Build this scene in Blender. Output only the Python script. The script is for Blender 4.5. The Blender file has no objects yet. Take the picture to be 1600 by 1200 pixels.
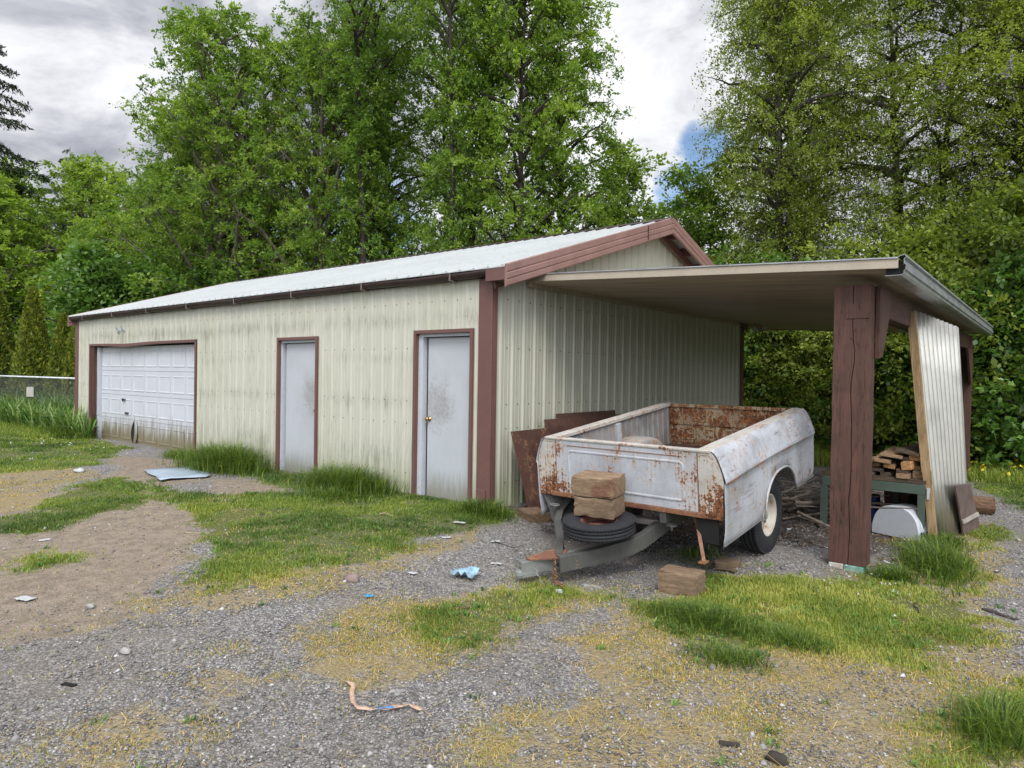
import bpy, math, random
import numpy as np
from mathutils import Matrix, Vector
S = bpy.context.scene
R_ = math.radians
random.seed(7)

# ------------------------------------------------------------------ camera
cam_d = bpy.data.cameras.new('camera'); cam = bpy.data.objects.new('camera', cam_d)
S.collection.objects.link(cam); S.camera = cam
cam_d.sensor_width = 36; cam_d.lens = 36*1063/1600; cam_d.clip_start = .05; cam_d.clip_end = 3000
CAM = np.array([5.38, -6.22, 1.6])
_a = math.atan2(1310, 1063); _p = -12/1063; _r = .0162
F0 = np.array([-math.cos(_a), math.sin(_a), 0]); R0 = np.array([math.sin(_a), math.cos(_a), 0]); Z0 = np.array([0, 0, 1.])
Fw = F0*math.cos(_p)+Z0*math.sin(_p); Up = Z0*math.cos(_p)-F0*math.sin(_p)
Rt = R0*math.cos(_r)+Up*math.sin(_r); Uc = Up*math.cos(_r)-R0*math.sin(_r)
cam.matrix_world = Matrix([[Rt[i], Uc[i], -Fw[i], CAM[i]] for i in range(3)]+[[0, 0, 0, 1]])

# ------------------------------------------------------------------ view, world, sun
S.view_settings.view_transform = 'Standard'; S.view_settings.look = 'None'
S.view_settings.gamma = 1; S.view_settings.exposure = 0.60
S.render.film_transparent = False
SUN_AZ = R_(140); SUN_EL = R_(48)      # azimuth clockwise from +Y
sdir = Vector((math.sin(SUN_AZ)*math.cos(SUN_EL), math.cos(SUN_AZ)*math.cos(SUN_EL), math.sin(SUN_EL)))
sl = bpy.data.lights.new('sun', 'SUN'); sl.energy = 1.5; sl.angle = R_(22); sl.color = (1, .95, .88)
so = bpy.data.objects.new('sun', sl); S.collection.objects.link(so)
so.rotation_euler = sdir.to_track_quat('Z', 'Y').to_euler()

class NT:
    """tiny helper around a node tree"""
    def __init__(s, tree): s.t = tree; s.n = tree.nodes; s.l = tree.links
    def new(s, typ, ins=None, **kw):
        n = s.n.new(typ)
        for k, v in kw.items(): setattr(n, k, v)
        for k, v in (ins or {}).items(): s.set(n.inputs[k], v)
        return n
    def set(s, sock, v):
        if isinstance(v, bpy.types.NodeSocket): s.l.new(v, sock)
        else: sock.default_value = v
    def math(s, op, a, b=0., clamp=False):
        n = s.new('ShaderNodeMath', operation=op, use_clamp=clamp); s.set(n.inputs[0], a); s.set(n.inputs[1], b); return n.outputs[0]
    def noise(s, vec, scale, detail=4, rough=.55, col=False, dist=0.):
        n = s.new('ShaderNodeTexNoise', {'Scale': scale, 'Detail': detail, 'Roughness': rough, 'Distortion': dist})
        s.l.new(vec, n.inputs['Vector']); return n.outputs['Color' if col else 'Fac']
    def ramp(s, fac, stops, interp='LINEAR'):
        n = s.new('ShaderNodeValToRGB'); s.l.new(fac, n.inputs[0]); cr = n.color_ramp; cr.interpolation = interp
        while len(cr.elements) > 1: cr.elements.remove(cr.elements[-1])
        for i, (p, c) in enumerate(stops):
            e = cr.elements[0] if i == 0 else cr.elements.new(p)
            e.position = p; c = (c, c, c) if isinstance(c, (int, float)) else c; e.color = (*c, 1)
        return n.outputs[0]
    def mix(s, fac, a, b, mode='MIX'):
        n = s.new('ShaderNodeMix', data_type='RGBA', blend_type=mode)
        s.set(n.inputs[0], fac)
        for k, v in ((6, a), (7, b)):
            if isinstance(v, tuple) and len(v) == 3: v = (*v, 1)
            s.set(n.inputs[k], v)
        return n.outputs[2]
    def map(s, vec, scale=(1, 1, 1), loc=(0, 0, 0), rot=(0, 0, 0)):
        n = s.new('ShaderNodeMapping', {'Scale': scale, 'Location': loc, 'Rotation': rot}); s.l.new(vec, n.inputs[0]); return n.outputs[0]
    def sep(s, vec):
        n = s.new('ShaderNodeSeparateXYZ'); s.l.new(vec, n.inputs[0]); return n.outputs
    def step(s, v, a, b):
        n = s.new('ShaderNodeMapRange', interpolation_type='SMOOTHSTEP'); s.set(n.inputs[0], v); n.inputs[1].default_value = a; n.inputs[2].default_value = b; return n.outputs[0]

W = bpy.data.worlds.new('World'); S.world = W; W.use_nodes = True
w = NT(W.node_tree); w.n.clear()
sky = w.new('ShaderNodeTexSky', sky_type='NISHITA', sun_disc=False, sun_elevation=SUN_EL, sun_rotation=SUN_AZ, altitude=100, air_density=1., dust_density=.4, ozone_density=2.5)
bg1 = w.new('ShaderNodeBackground', {'Color': sky.outputs[0], 'Strength': .10})
tc = w.new('ShaderNodeTexCoord').outputs['Generated']
sx = w.sep(tc)
den = w.math('ADD', w.math('MAXIMUM', sx[2], 0.), .25)
cv = w.new('ShaderNodeCombineXYZ'); w.l.new(w.math('DIVIDE', sx[0], den), cv.inputs[0]); w.l.new(w.math('DIVIDE', sx[1], den), cv.inputs[1])
n1 = w.noise(w.map(cv.outputs[0], loc=(3.1, 1.7, 0)), 2.4, 9, .6, dist=.4)
n1 = w.math('ADD', w.math('MULTIPLY', w.math('SUBTRACT', n1, .5), 1.75), .5)
n2 = w.noise(w.map(cv.outputs[0], loc=(7.3, 2.2, 4)), 2.6, 9, .6)
wob = w.new('ShaderNodeVectorMath', operation='MULTIPLY_ADD'); w.l.new(w.noise(tc, 9, 6, .65, col=True), wob.inputs[0]); wob.inputs[1].default_value = (.07, .07, .07); w.l.new(tc, wob.inputs[2])
wob2 = w.new('ShaderNodeVectorMath', operation='SUBTRACT'); w.l.new(wob.outputs[0], wob2.inputs[0]); wob2.inputs[1].default_value = (.035, .035, .035)
wob3 = w.new('ShaderNodeVectorMath', operation='NORMALIZE'); w.l.new(wob2.outputs[0], wob3.inputs[0])
def blob(dx, dy, dz, c0, c1):
    v = Vector((dx, dy, dz)).normalized()
    d = w.new('ShaderNodeVectorMath', operation='DOT_PRODUCT'); w.l.new(wob3.outputs[0], d.inputs[0]); d.inputs[1].default_value = v
    return w.step(d.outputs['Value'], c0, c1)
def pxdir(px, py):          # view direction of a cloud feature
    r = Fw+(px-800)/1063*Rt-(py-600)/1063*Uc; return r
bright = blob(*pxdir(1010, 170), .93, .99)
bright2 = blob(*pxdir(20, 60), .975, .999)
darkc = blob(*pxdir(180, 120), .93, .985)
blue1 = blob(*pxdir(1096, 228), .9985, 1.0); blue2 = blob(*pxdir(1056, 292), .9985, 1.0)
blue3 = blob(*pxdir(520, 385), .985, .998); blue4 = blob(*pxdir(330, 250), .95, .99)
cb = w.math('ADD', n1, w.math('MULTIPLY', bright, .26)); cb = w.math('ADD', cb, w.math('MULTIPLY', bright2, .28)); cb = w.math('SUBTRACT', cb, w.math('MULTIPLY', darkc, .10))
ccol = w.ramp(cb, [(.20, (.235, .25, .30)), (.40, (.36, .375, .43)), (.54, (.50, .515, .56)), (.68, (.72, .735, .77)), (.85, (.90, .91, .94))])
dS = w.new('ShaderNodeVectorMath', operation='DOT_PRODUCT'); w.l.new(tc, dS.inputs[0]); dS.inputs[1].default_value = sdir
glow = w.math('ADD', .80, w.math('MULTIPLY', w.step(dS.outputs['Value'], .15, 1.0), 2.6))   # glow added round the hidden sun, out of view, as soft key light
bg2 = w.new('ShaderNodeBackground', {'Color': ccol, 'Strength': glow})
hole = w.math('ADD', w.math('MULTIPLY', w.math('MAXIMUM', blue1, blue2), .40), w.math('MULTIPLY', blue3, .34))
cover = w.math('SUBTRACT', w.math('ADD', n2, .19), hole)
cf = w.step(cover, .22, .50)
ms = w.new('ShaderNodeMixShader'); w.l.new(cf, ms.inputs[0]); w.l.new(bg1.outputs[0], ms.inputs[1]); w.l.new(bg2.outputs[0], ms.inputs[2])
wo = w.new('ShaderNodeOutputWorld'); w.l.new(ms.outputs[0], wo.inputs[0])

# ------------------------------------------------------------------ object helpers
C = S.collection
def tag(o, label=None, cat=None, group=None, kind=None):
    if label: o['label'] = label
    if cat: o['category'] = cat
    if group: o['group'] = group
    if kind: o['kind'] = kind
    return o
def empty(name, loc=(0, 0, 0), rot=(0, 0, 0), parent=None):
    o = bpy.data.objects.new(name, None); C.objects.link(o); o.location = loc; o.rotation_euler = rot; o.empty_display_size = .1
    if parent: o.parent = parent
    return o
class MB:
    def __init__(s): s.v = []; s.f = []
    def add(s, vs, fs):
        n = len(s.v); s.v += [tuple(float(c) for c in p) for p in vs]; s.f += [tuple(i+n for i in f) for f in fs]; return s
    def box(s, lo, hi, M=None):
        x0, y0, z0 = lo; x1, y1, z1 = hi
        vs = [(x0, y0, z0), (x1, y0, z0), (x1, y1, z0), (x0, y1, z0), (x0, y0, z1), (x1, y0, z1), (x1, y1, z1), (x0, y1, z1)]
        if M is not None: vs = [M @ Vector(p) for p in vs]
        return s.add(vs, [(0, 3, 2, 1), (4, 5, 6, 7), (0, 1, 5, 4), (1, 2, 6, 5), (2, 3, 7, 6), (3, 0, 4, 7)])
    def bar(s, a, b, w, h, up=(0, 0, 1)):
        a = Vector(a); b = Vector(b); d = (b-a).normalized(); r = d.cross(Vector(up)).normalized(); u = r.cross(d)
        vs = [p+r*(i*w/2)+u*(j*h/2) for p in (a, b) for i, j in ((-1, -1), (1, -1), (1, 1), (-1, 1))]
        return s.add(vs, [(0, 1, 2, 3), (7, 6, 5, 4), (0, 4, 5, 1), (1, 5, 6, 2), (2, 6, 7, 3), (3, 7, 4, 0)])
    def tube(s, pts, rad, n=8, cap=True):
        pts = [Vector(p) for p in pts]; rads = rad if isinstance(rad, (list, tuple)) else [rad]*len(pts)
        vs = []; fs = []; ref = Vector((.13, .21, .97))
        for i, p in enumerate(pts):
            d = (pts[min(i+1, len(pts)-1)]-pts[max(i-1, 0)]).normalized()
            if abs(d.dot(ref)) > .93: r = d.cross(Vector((1, .1, 0))).normalized()
            else: r = d.cross(ref).normalized()
            u = d.cross(r)
            for k in range(n):
                t = 2*math.pi*k/n; vs.append(p+(r*math.cos(t)+u*math.sin(t))*rads[i])
        for i in range(len(pts)-1):
            for k in range(n):
                fs.append((i*n+k, i*n+(k+1) % n, (i+1)*n+(k+1) % n, (i+1)*n+k))
        if cap: fs.append(tuple(range(n-1, -1, -1))); fs.append(tuple((len(pts)-1)*n+k for k in range(n)))
        return s.add(vs, fs)
    def lathe(s, prof, n=40, M=None):     # prof (x along axis, r)
        vs = []; fs = []
        for (x, r) in prof:
            for k in range(n):
                t = 2*math.pi*k/n; p = Vector((x, r*math.cos(t), r*math.sin(t))); vs.append(M @ p if M is not None else p)
        for i in range(len(prof)-1):
            for k in range(n): fs.append((i*n+k, i*n+(k+1) % n, (i+1)*n+(k+1) % n, (i+1)*n+k))
        return s.add(vs, fs)
    def prism(s, poly, d, M=None):         # poly list of 3d pts, extruded by vector d
        n = len(poly); d = Vector(d); a = [Vector(p) for p in poly]; vs = a+[p+d for p in a]
        if M is not None: vs = [M @ p for p in vs]
        return s.add(vs, [tuple(range(n-1, -1, -1)), tuple(range(n, 2*n))]+[(i, (i+1) % n, (i+1) % n+n, i+n) for i in range(n)])
    def build(s, name, mat, parent=None, smooth=False, bevel=0, seg=2, jit=0):
        me = bpy.data.meshes.new(name)
        v = s.v
        if jit:
            rr = random.Random(len(v)); v = [tuple(c+rr.uniform(-jit, jit) for c in p) for p in v]
        me.from_pydata(v, [], s.f); me.update()
        me.materials.append(mat)
        if smooth: me.polygons.foreach_set('use_smooth', [True]*len(me.polygons))
        o = bpy.data.objects.new(name, me); C.objects.link(o)
        if parent: o.parent = parent
        if bevel:
            m = o.modifiers.new('bevel', 'BEVEL'); m.width = bevel; m.segments = seg; m.limit_method = 'ANGLE'
        return o
def np_mesh(name, V, Fc, mat, attrs=None, smooth=False, parent=None):
    V = np.asarray(V, np.float32); Fc = np.asarray(Fc, np.int32); k = Fc.shape[1]
    me = bpy.data.meshes.new(name); me.vertices.add(len(V)); me.vertices.foreach_set('co', V.ravel())
    me.loops.add(Fc.size); me.loops.foreach_set('vertex_index', Fc.ravel())
    me.polygons.add(len(Fc)); me.polygons.foreach_set('loop_start', np.arange(0, Fc.size, k, dtype=np.int32))
    try: me.polygons.foreach_set('loop_total', np.full(len(Fc), k, np.int32))
    except Exception: pass
    if smooth: me.polygons.foreach_set('use_smooth', np.ones(len(Fc), bool))
    for a, arr in (attrs or {}).items():
        at = me.attributes.new(a, 'FLOAT', 'POINT'); at.data.foreach_set('value', np.asarray(arr, np.float32))
    me.update(calc_edges=True); me.materials.append(mat)
    o = bpy.data.objects.new(name, me); C.objects.link(o)
    if parent: o.parent = parent
    return o

# ------------------------------------------------------------------ materials
def mat_base(name):
    m = bpy.data.materials.new(name); m.use_nodes = True; t = NT(m.node_tree); t.n.clear()
    b = t.new('ShaderNodeBsdfPrincipled'); o = t.new('ShaderNodeOutputMaterial'); t.l.new(b.outputs[0], o.inputs[0])
    obj = t.new('ShaderNodeTexCoord').outputs['Object']
    return m, t, b, obj
def bump(t, b, h, strength=.3, dist=.01):
    n = t.new('ShaderNodeBump', {'Strength': strength, 'Distance': dist}); t.l.new(h, n.inputs['Height']); t.l.new(n.outputs[0], b.inputs['Normal'])
def mat_plain(name, col, rough=.6, metal=0., var=.25, scale=6, bmp=.1, col2=None, spec=.3):
    m, t, b, ob = mat_base(name)
    f = t.noise(ob, scale, 6, .6); c2 = col2 or tuple(c*(1-var) for c in col)
    fine = t.noise(ob, scale*9, 4, .6)
    c = t.mix(t.step(f, .35, .68), col, c2); c = t.mix(t.math('MULTIPLY', t.step(fine, .5, .75), .35), c, tuple(x*.55 for x in col))
    t.set(b.inputs['Base Color'], c); b.inputs['Roughness'].default_value = rough; b.inputs['Metallic'].default_value = metal
    b.inputs['Specular IOR Level'].default_value = spec
    bump(t, b, fine, bmp, .004)
    return m
def mat_wood(name, light, dark, axis=0, rough=.85, scale=1., stain=None, endscale=1.):
    m, t, b, ob = mat_base(name)
    sc = [14, 14, 14]; sc[axis] = 1.1
    v = t.map(ob, scale=tuple(x*scale for x in sc)); f = t.noise(v, 3.2, 6, .62, dist=.6)
    v2 = t.map(ob, scale=tuple(x*scale*4 for x in sc)); f2 = t.noise(v2, 3.2, 3, .6)
    c = t.mix(t.step(f, .32, .7), light, dark); c = t.mix(t.math('MULTIPLY', t.step(f2, .5, .72), .55), c, tuple(x*.42 for x in dark))
    if stain: c = t.mix(t.math('MULTIPLY', t.step(t.noise(ob, 4.5, 6, .65), .50, .66), .75), c, stain)
    ck = t.noise(t.map(ob, scale=tuple(x*scale*1.6 for x in sc)), 2.2, 2, .5); c = t.mix(t.math('MULTIPLY', t.step(t.math('ABSOLUTE', t.math('SUBTRACT', ck, .5)), .010, .002), .65), c, tuple(x*.25 for x in dark))
    t.set(b.inputs['Base Color'], c); b.inputs['Roughness'].default_value = rough; b.inputs['Specular IOR Level'].default_value = .2
    bump(t, b, f2, .5, .004)
    return m
def mat_rust(name, paint, amount=.3, edge_axis=None, edge0=.5, edge1=.8, rough=.55, low=None, streak=True, dirt=.25, scale=1., scratch=0):
    """weathered paint: pitted, flaking to orange and dark brown rust"""
    m, t, b, ob = mat_base(name)
    big = t.noise(ob, 3.0*scale, 6, .6); fine = t.noise(ob, 38*scale, 5, .62); mid = t.noise(ob, 11*scale, 6, .65)
    st = t.noise(t.map(ob, scale=(26*scale, 26*scale, 2.2*scale)), 1.6, 4, .6)
    sig = t.math('ADD', t.math('MULTIPLY', big, .40), t.math('MULTIPLY', fine, .34)); sig = t.math('ADD', sig, t.math('MULTIPLY', mid, .26))
    if streak: sig = t.math('ADD', t.math('MULTIPLY', sig, .82), t.math('MULTIPLY', st, .18))
    if edge_axis is not None:
        x = t.math('ABSOLUTE', t.sep(ob)[edge_axis]); sig = t.math('ADD', sig, t.math('MULTIPLY', t.step(x, edge0, edge1), .06))
    if low is not None:
        z = t.sep(ob)[2]; sig = t.math('ADD', sig, t.math('MULTIPLY', t.step(z, low[1], low[0]), .09))
    th = .685-.25*amount
    mask = t.step(sig, th-.012, th+.012); halo = t.step(sig, th-.07, th+.0)
    rc = t.ramp(t.noise(ob, 22*scale, 6, .7), [(.3, (.028, .014, .011)), (.46, (.080, .033, .018)), (.60, (.24, .09, .028)), (.78, (.40, .19, .07))])
    pd = tuple(x*.62 for x in paint)
    p = t.mix(t.math('MULTIPLY', t.step(t.noise(ob, 2.1*scale, 7, .65), .42, .7), dirt*1.8), paint, pd)
    p = t.mix(t.math('MULTIPLY', t.step(st, .5, .75), dirt), p, (paint[0]*.55, paint[1]*.52, paint[2]*.46))
    if scratch:
        sn = t.noise(t.map(ob, scale=(16, 1.6, 16), rot=(.25, .1, 0)), 2.2, 6, .75); gate = t.step(t.noise(ob, 1.7, 3, .5), .42, .6)
        p = t.mix(t.math('MULTIPLY', t.math('MULTIPLY', t.step(sn, .54, .66), gate), scratch), p, (.13, .115, .11))
        sp = t.step(t.noise(t.map(ob, scale=(9, 4, 9)), 5, 4, .7), .64, .68); p = t.mix(t.math('MULTIPLY', sp, scratch), p, (.24, .13, .07))
    p = t.mix(t.math('MULTIPLY', halo, .45), p, (.36, .21, .10))
    c = t.mix(mask, p, rc)
    t.set(b.inputs['Base Color'], c); t.set(b.inputs['Roughness'], t.math('ADD', t.math('MULTIPLY', mask, .35), rough)); b.inputs['Specular IOR Level'].default_value = .35
    bump(t, b, t.math('ADD', fine, t.math('MULTIPLY', mask, -.5)), .35, .004)
    return m
def mat_siding(name, col, mold=0.):
    m, t, b, ob = mat_base(name)
    x, y, z = t.sep(ob)
    v = t.map(ob, scale=(17, 17, .8)); s = t.noise(v, 1.6, 7, .72); fs = t.noise(t.map(ob, scale=(38, 38, 3.2)), 1.5, 5, .7); big = t.noise(ob, .8, 6, .62); mid = t.noise(t.map(ob, scale=(3, 3, 1)), 1.5, 6, .65)
    c = t.mix(t.math('MULTIPLY', t.step(big, .4, .66), .35), col, (col[0]*.86, col[1]*.86, col[2]*.74))
    if mold:
        zz = t.math('ADD', z, t.math('MULTIPLY', t.math('SUBTRACT', big, .5), .25)); bands = None
        for z0, wd, wt in ((2.33, .18, 1.), (1.82, .12, .45), (1.22, .15, .6), (.50, .34, .8)):
            d = t.math('ABSOLUTE', t.math('SUBTRACT', zz, z0)); k = t.math('MULTIPLY', t.step(d, wd, 0.), wt)
            bands = k if bands is None else t.math('MAXIMUM', bands, k)
        m1 = t.math('ADD', t.math('MULTIPLY', s, .6), t.math('MULTIPLY', mid, .4)); m1 = t.math('ADD', m1, t.math('MULTIPLY', bands, .05))
        left = t.step(x, -1., -7.5); m1 = t.math('ADD', m1, t.math('MULTIPLY', left, .03))
        top = t.step(z, 2.45, 2.7); m1 = t.math('SUBTRACT', m1, t.math('MULTIPLY', top, .10))
        k = t.math('MULTIPLY', t.step(m1, .515, .75), .95*mold)
        c = t.mix(k, c, (.17, .17, .125))
        kb = t.math('MULTIPLY', t.math('MULTIPLY', bands, t.step(fs, .44, .62)), t.step(t.noise(t.map(ob, scale=(1, 1, .3)), 1.3, 4, .6), .40, .58)); c = t.mix(t.math('MULTIPLY', kb, .5), c, (.16, .165, .12))
        kf = t.step(t.math('ADD', fs, t.math('MULTIPLY', left, .05)), .55, .78); c = t.mix(t.math('MULTIPLY', kf, .45), c, (.20, .20, .15))
        lowk = t.math('MULTIPLY', t.step(t.math('SUBTRACT', z, t.math('MULTIPLY', s, .7)), .25, -.3), .55); c = t.mix(lowk, c, (.17, .19, .08))
        sp = t.step(t.noise(t.map(ob, scale=(1, 1, .45)), 34, 3, .7), .665, .72)
        c = t.mix(t.math('MULTIPLY', t.math('MULTIPLY', sp, bands), .9), c, (.05, .055, .035))
    else:
        lowk = t.math('MULTIPLY', t.step(t.math('SUBTRACT', z, t.math('MULTIPLY', s, .9)), .15, -.35), .5); c = t.mix(lowk, c, (.16, .19, .07))
        c = t.mix(t.math('MULTIPLY', t.step(s, .55, .75), .15), c, (.25, .24, .16))
    t.set(b.inputs['Base Color'], c); b.inputs['Roughness'].default_value = .5; b.inputs['Specular IOR Level'].default_value = .3
    bump(t, b, s, .06, .004)
    return m
def mat_leaf(name, cols, trans=.35, rough=.5, objvar=True, gloss=.35):
    m = bpy.data.materials.new(name); m.use_nodes = True; t = NT(m.node_tree); t.n.clear()
    a = t.new('ShaderNodeAttribute', attribute_name='v').outputs['Fac']
    if objvar:
        r = t.new('ShaderNodeObjectInfo').outputs['Random']; a = t.math('ADD', a, t.math('MULTIPLY', t.math('SUBTRACT', r, .5), .22))
    c = t.ramp(a, [(i/(len(cols)-1), k) for i, k in enumerate(cols)])
    b = t.new('ShaderNodeBsdfPrincipled', {'Base Color': c, 'Roughness': rough, 'Specular IOR Level': gloss})
    tr = t.new('ShaderNodeBsdfTranslucent'); t.l.new(t.mix(1., c, (1.25, 1.3, .7), 'MULTIPLY'), tr.inputs[0])
    mx = t.new('ShaderNodeMixShader'); mx.inputs[0].default_value = trans; t.l.new(b.outputs[0], mx.inputs[1]); t.l.new(tr.outputs[0], mx.inputs[2])
    o = t.new('ShaderNodeOutputMaterial'); t.l.new(mx.outputs[0], o.inputs[0]); return m

BROWN = mat_wood('brown_painted_timber', (.098, .049, .038), (.066, .035, .028), 2, .6, .35, stain=(.055, .032, .026))
BROWNB = mat_wood('brown_painted_beam', (.095, .045, .038), (.06, .03, .026), 1, .6, .35)
TRIM = mat_plain('brown_metal_trim', (.135, .070, .060), .45, var=.35, scale=3, col2=(.12, .062, .055))
RAKE = mat_plain('pinkish_brown_fascia', (.245, .145, .125), .4, var=.2, scale=2.2, bmp=.04)
GUT = mat_plain('dark_brown_gutter', (.055, .034, .032), .45, var=.4, scale=5)
ROOFW = mat_plain('white_roof_metal', (.37, .39, .385), .35, var=.10, scale=.9, bmp=.03, spec=.5)
SIDF = mat_siding('mouldy_cream_siding', (.44, .44, .372), 1.)
SIDG = mat_siding('cream_siding', (.41, .412, .34), 0.)
DOORM = mat_rust('pale_blue_grey_door', (.50, .56, .63), .0, dirt=.22, streak=True, rough=.5)
GDM = None
WHITE = mat_plain('white_plastic', (.43, .455, .49), .35, var=.08, scale=3)
ALU = mat_plain('aluminium_trim', (.40, .41, .42), .35, .55, var=.3, scale=4)
BLACK = mat_plain('black_void', (.012, .012, .012), .8)
CONC = mat_plain('old_concrete', (.32, .30, .26), .9, var=.35, scale=4, bmp=.4)
RUB = mat_plain('tyre_rubber', (.022, .023, .026), .75, var=.3, scale=7, bmp=.2)
STEELG = mat_rust('grey_weathered_steel', (.075, .076, .070), .2, dirt=.6, rough=.5, scale=1.3)
RUSTY = mat_rust('bare_rust', (.16, .07, .045), .62, rough=.6)
RUSTD = mat_rust('dark_rusted_sheet', (.085, .042, .033), .42, rough=.6, dirt=.6)
GALV = mat_rust('galvanised_steel', (.19, .20, .19), .22, dirt=.5, rough=.42, scale=2)
PAINT = mat_rust('white_flaking_paint', (.39, .41, .44), .44, dirt=.6, scratch=.9, scale=.9)
PAINTM = mat_rust('white_rust_spotted_panel', (.40, .42, .45), .42, edge_axis=0, edge0=.42, edge1=.76, dirt=.4, scratch=.35)
PAINTR = mat_rust('heavily_rusted_paint', (.42, .41, .38), .54, low=(-.6, -.15), dirt=.4, scale=1.2)
PAINTI = mat_rust('inner_wall_paint', (.25, .25, .25), .46, dirt=.8, scratch=.6)
RUSTIN = mat_rust('rusted_inner_tailgate', (.27, .25, .18), .80, dirt=.9, scale=1.5)
PLANKM = mat_wood('dark_rusty_floor_planks', (.10, .055, .045), (.045, .026, .022), 1, .8)
RIM = mat_rust('white_wheel_paint', (.44, .41, .36), .40, dirt=.3, scale=2.5)
BLK = mat_wood('weathered_timber_block', (.23, .165, .11), (.13, .085, .052), 0, .85, .8, stain=(.13, .095, .06))
BLKT = mat_wood('weathered_timber_block_stained', (.26, .19, .12), (.14, .09, .055), 0, .85, .8, stain=(.16, .06, .04))
BLKD = mat_wood('dark_timber_block', (.19, .125, .075), (.095, .062, .042), 0, .9, .8)
LUM = [mat_wood('lumber_a', (.34, .23, .135), (.19, .12, .07), 1), mat_wood('lumber_b', (.47, .28, .13), (.29, .14, .055), 1), mat_wood('lumber_c', (.13, .095, .07), (.06, .045, .035), 1)]
LUMV = mat_wood('raw_two_by_four', (.33, .235, .13), (.21, .14, .07), 2, .8, .6)
CORR = mat_rust('galvanised_corrugated', (.46, .45, .40), -.05, dirt=.3, rough=.36)
CORR.node_tree.nodes['Principled BSDF'].inputs['Metallic'].default_value = .85
BENCHG = mat_plain('green_bench_paint', (.065, .092, .072), .6, var=.4, scale=4, col2=(.05, .07, .055))
BRD = mat_plain('brown_fibreboard', (.115, .082, .07), .8, var=.3, scale=6)
PAN = mat_rust('beige_carport_pan', (.21, .185, .145), -.2, dirt=.5, rough=.36, streak=False)
BARK = mat_plain('bark', (.085, .07, .055), .95, var=.5, scale=5, bmp=.6, col2=(.16, .14, .12))
BARKD = mat_plain('dark_bark', (.05, .042, .034), .95, var=.5, scale=5, bmp=.6)
TWIG = mat_plain('dead_branch', (.24, .20, .165), .95, var=.5, scale=8)
BRASS = mat_plain('brass', (.45, .28, .13), .3, .8)
PAPER = mat_plain('paper', (.42, .43, .43), .8, var=.15, scale=9)
BLUEC = mat_plain('pale_blue_cloth', (.27, .42, .52), .85, var=.4, scale=14, bmp=.4)
STONE = mat_plain('stone', (.34, .33, .31), .85, var=.35, scale=14, bmp=.3)

def m_pan():
    m, t, b, ob = mat_base('beige_soffit')
    y = t.sep(ob)[1]
    v = t.map(ob, scale=(.35, 16, 1)); s = t.noise(v, 1.5, 5, .6)
    c = t.mix(t.step(s, .35, .68), (.42, .34, .25), (.26, .205, .155))
    v2 = t.map(ob, scale=(.5, 60, 1)); s2 = t.noise(v2, 1.5, 3, .6); c = t.mix(t.math('MULTIPLY', t.step(s2, .5, .7), .35), c, (.36, .33, .27))
    t.set(b.inputs['Base Color'], c); b.inputs['Roughness'].default_value = .42; bump(t, b, s2, .2, .004); return m
SOFF = m_pan()
def m_gdoor():
    m, t, b, ob = mat_base('white_garage_door_steel')
    x, y, z = t.sep(ob)
    s = t.noise(t.map(ob, scale=(9, 9, .8)), 2, 6, .65); big = t.noise(ob, 2.4, 5, .6)
    c = t.mix(t.math('MULTIPLY', t.step(big, .35, .7), .35), (.50, .52, .56), (.40, .42, .445))
    k = t.math('MULTIPLY', t.step(t.math('SUBTRACT', z, t.math('MULTIPLY', s, 1.1)), .12, -.42), .95)
    c = t.mix(k, c, (.15, .125, .06))
    k2 = t.math('MULTIPLY', t.step(t.math('ADD', z, t.math('MULTIPLY', s, .8)), 2.25, 2.7), .5); c = t.mix(k2, c, (.30, .27, .20))
    t.set(b.inputs['Base Color'], c); b.inputs['Roughness'].default_value = .45; return m
GDM = m_gdoor()
def m_pdoor(name, sx_, sz_, xc):
    m, t, b, ob = mat_base(name)
    x, y, z = t.sep(ob)
    s = t.noise(t.map(ob, scale=(22, 22, 1.4)), 2, 5, .65); big = t.noise(ob, 2.2, 6, .6); fine = t.noise(ob, 26, 5, .7)
    c = t.mix(t.math('MULTIPLY', t.step(big, .35, .7), .4), (.39, .415, .44), (.31, .33, .35))
    c = t.mix(t.math('MULTIPLY', t.step(s, .48, .75), .3), c, (.47, .49, .51))
    dx = t.math('DIVIDE', t.math('SUBTRACT', x, xc), sx_); dz = t.math('DIVIDE', t.math('SUBTRACT', z, 1.22), sz_)
    d = t.math('ADD', t.math('MULTIPLY', dx, dx), t.math('MULTIPLY', dz, dz)); d = t.math('ADD', d, t.math('MULTIPLY', t.math('SUBTRACT', fine, .5), 3.4)); d = t.math('ADD', d, t.math('MULTIPLY', t.math('SUBTRACT', t.noise(ob, 5, 5, .7), .5), 3.))
    c = t.mix(t.math('MULTIPLY', t.step(d, 1.5, -.6), .55), c, (.17, .14, .115))
    k = t.math('MULTIPLY', t.step(t.math('SUBTRACT', z, t.math('MULTIPLY', s, .6)), .12, -.3), .8); c = t.mix(k, c, (.17, .16, .11))
    t.set(b.inputs['Base Color'], c); b.inputs['Roughness'].default_value = .5; return m
LEAF1 = mat_leaf('alder_leaf', [(.055, .11, .018), (.115, .205, .030), (.195, .295, .044), (.30, .40, .07)], .5)
LEAF2 = mat_leaf('maple_leaf', [(.065, .125, .018), (.145, .24, .028), (.23, .335, .046), (.33, .43, .07)], .5)
LEAF3 = mat_leaf('vine_leaf', [(.06, .095, .02), (.14, .195, .03), (.24, .30, .05), (.37, .42, .095)], .45)
LEAF4 = mat_leaf('dark_shrub_leaf', [(.035, .08, .016), (.075, .155, .026), (.12, .23, .042), (.19, .31, .07)], .42, .4, gloss=.5)
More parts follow.
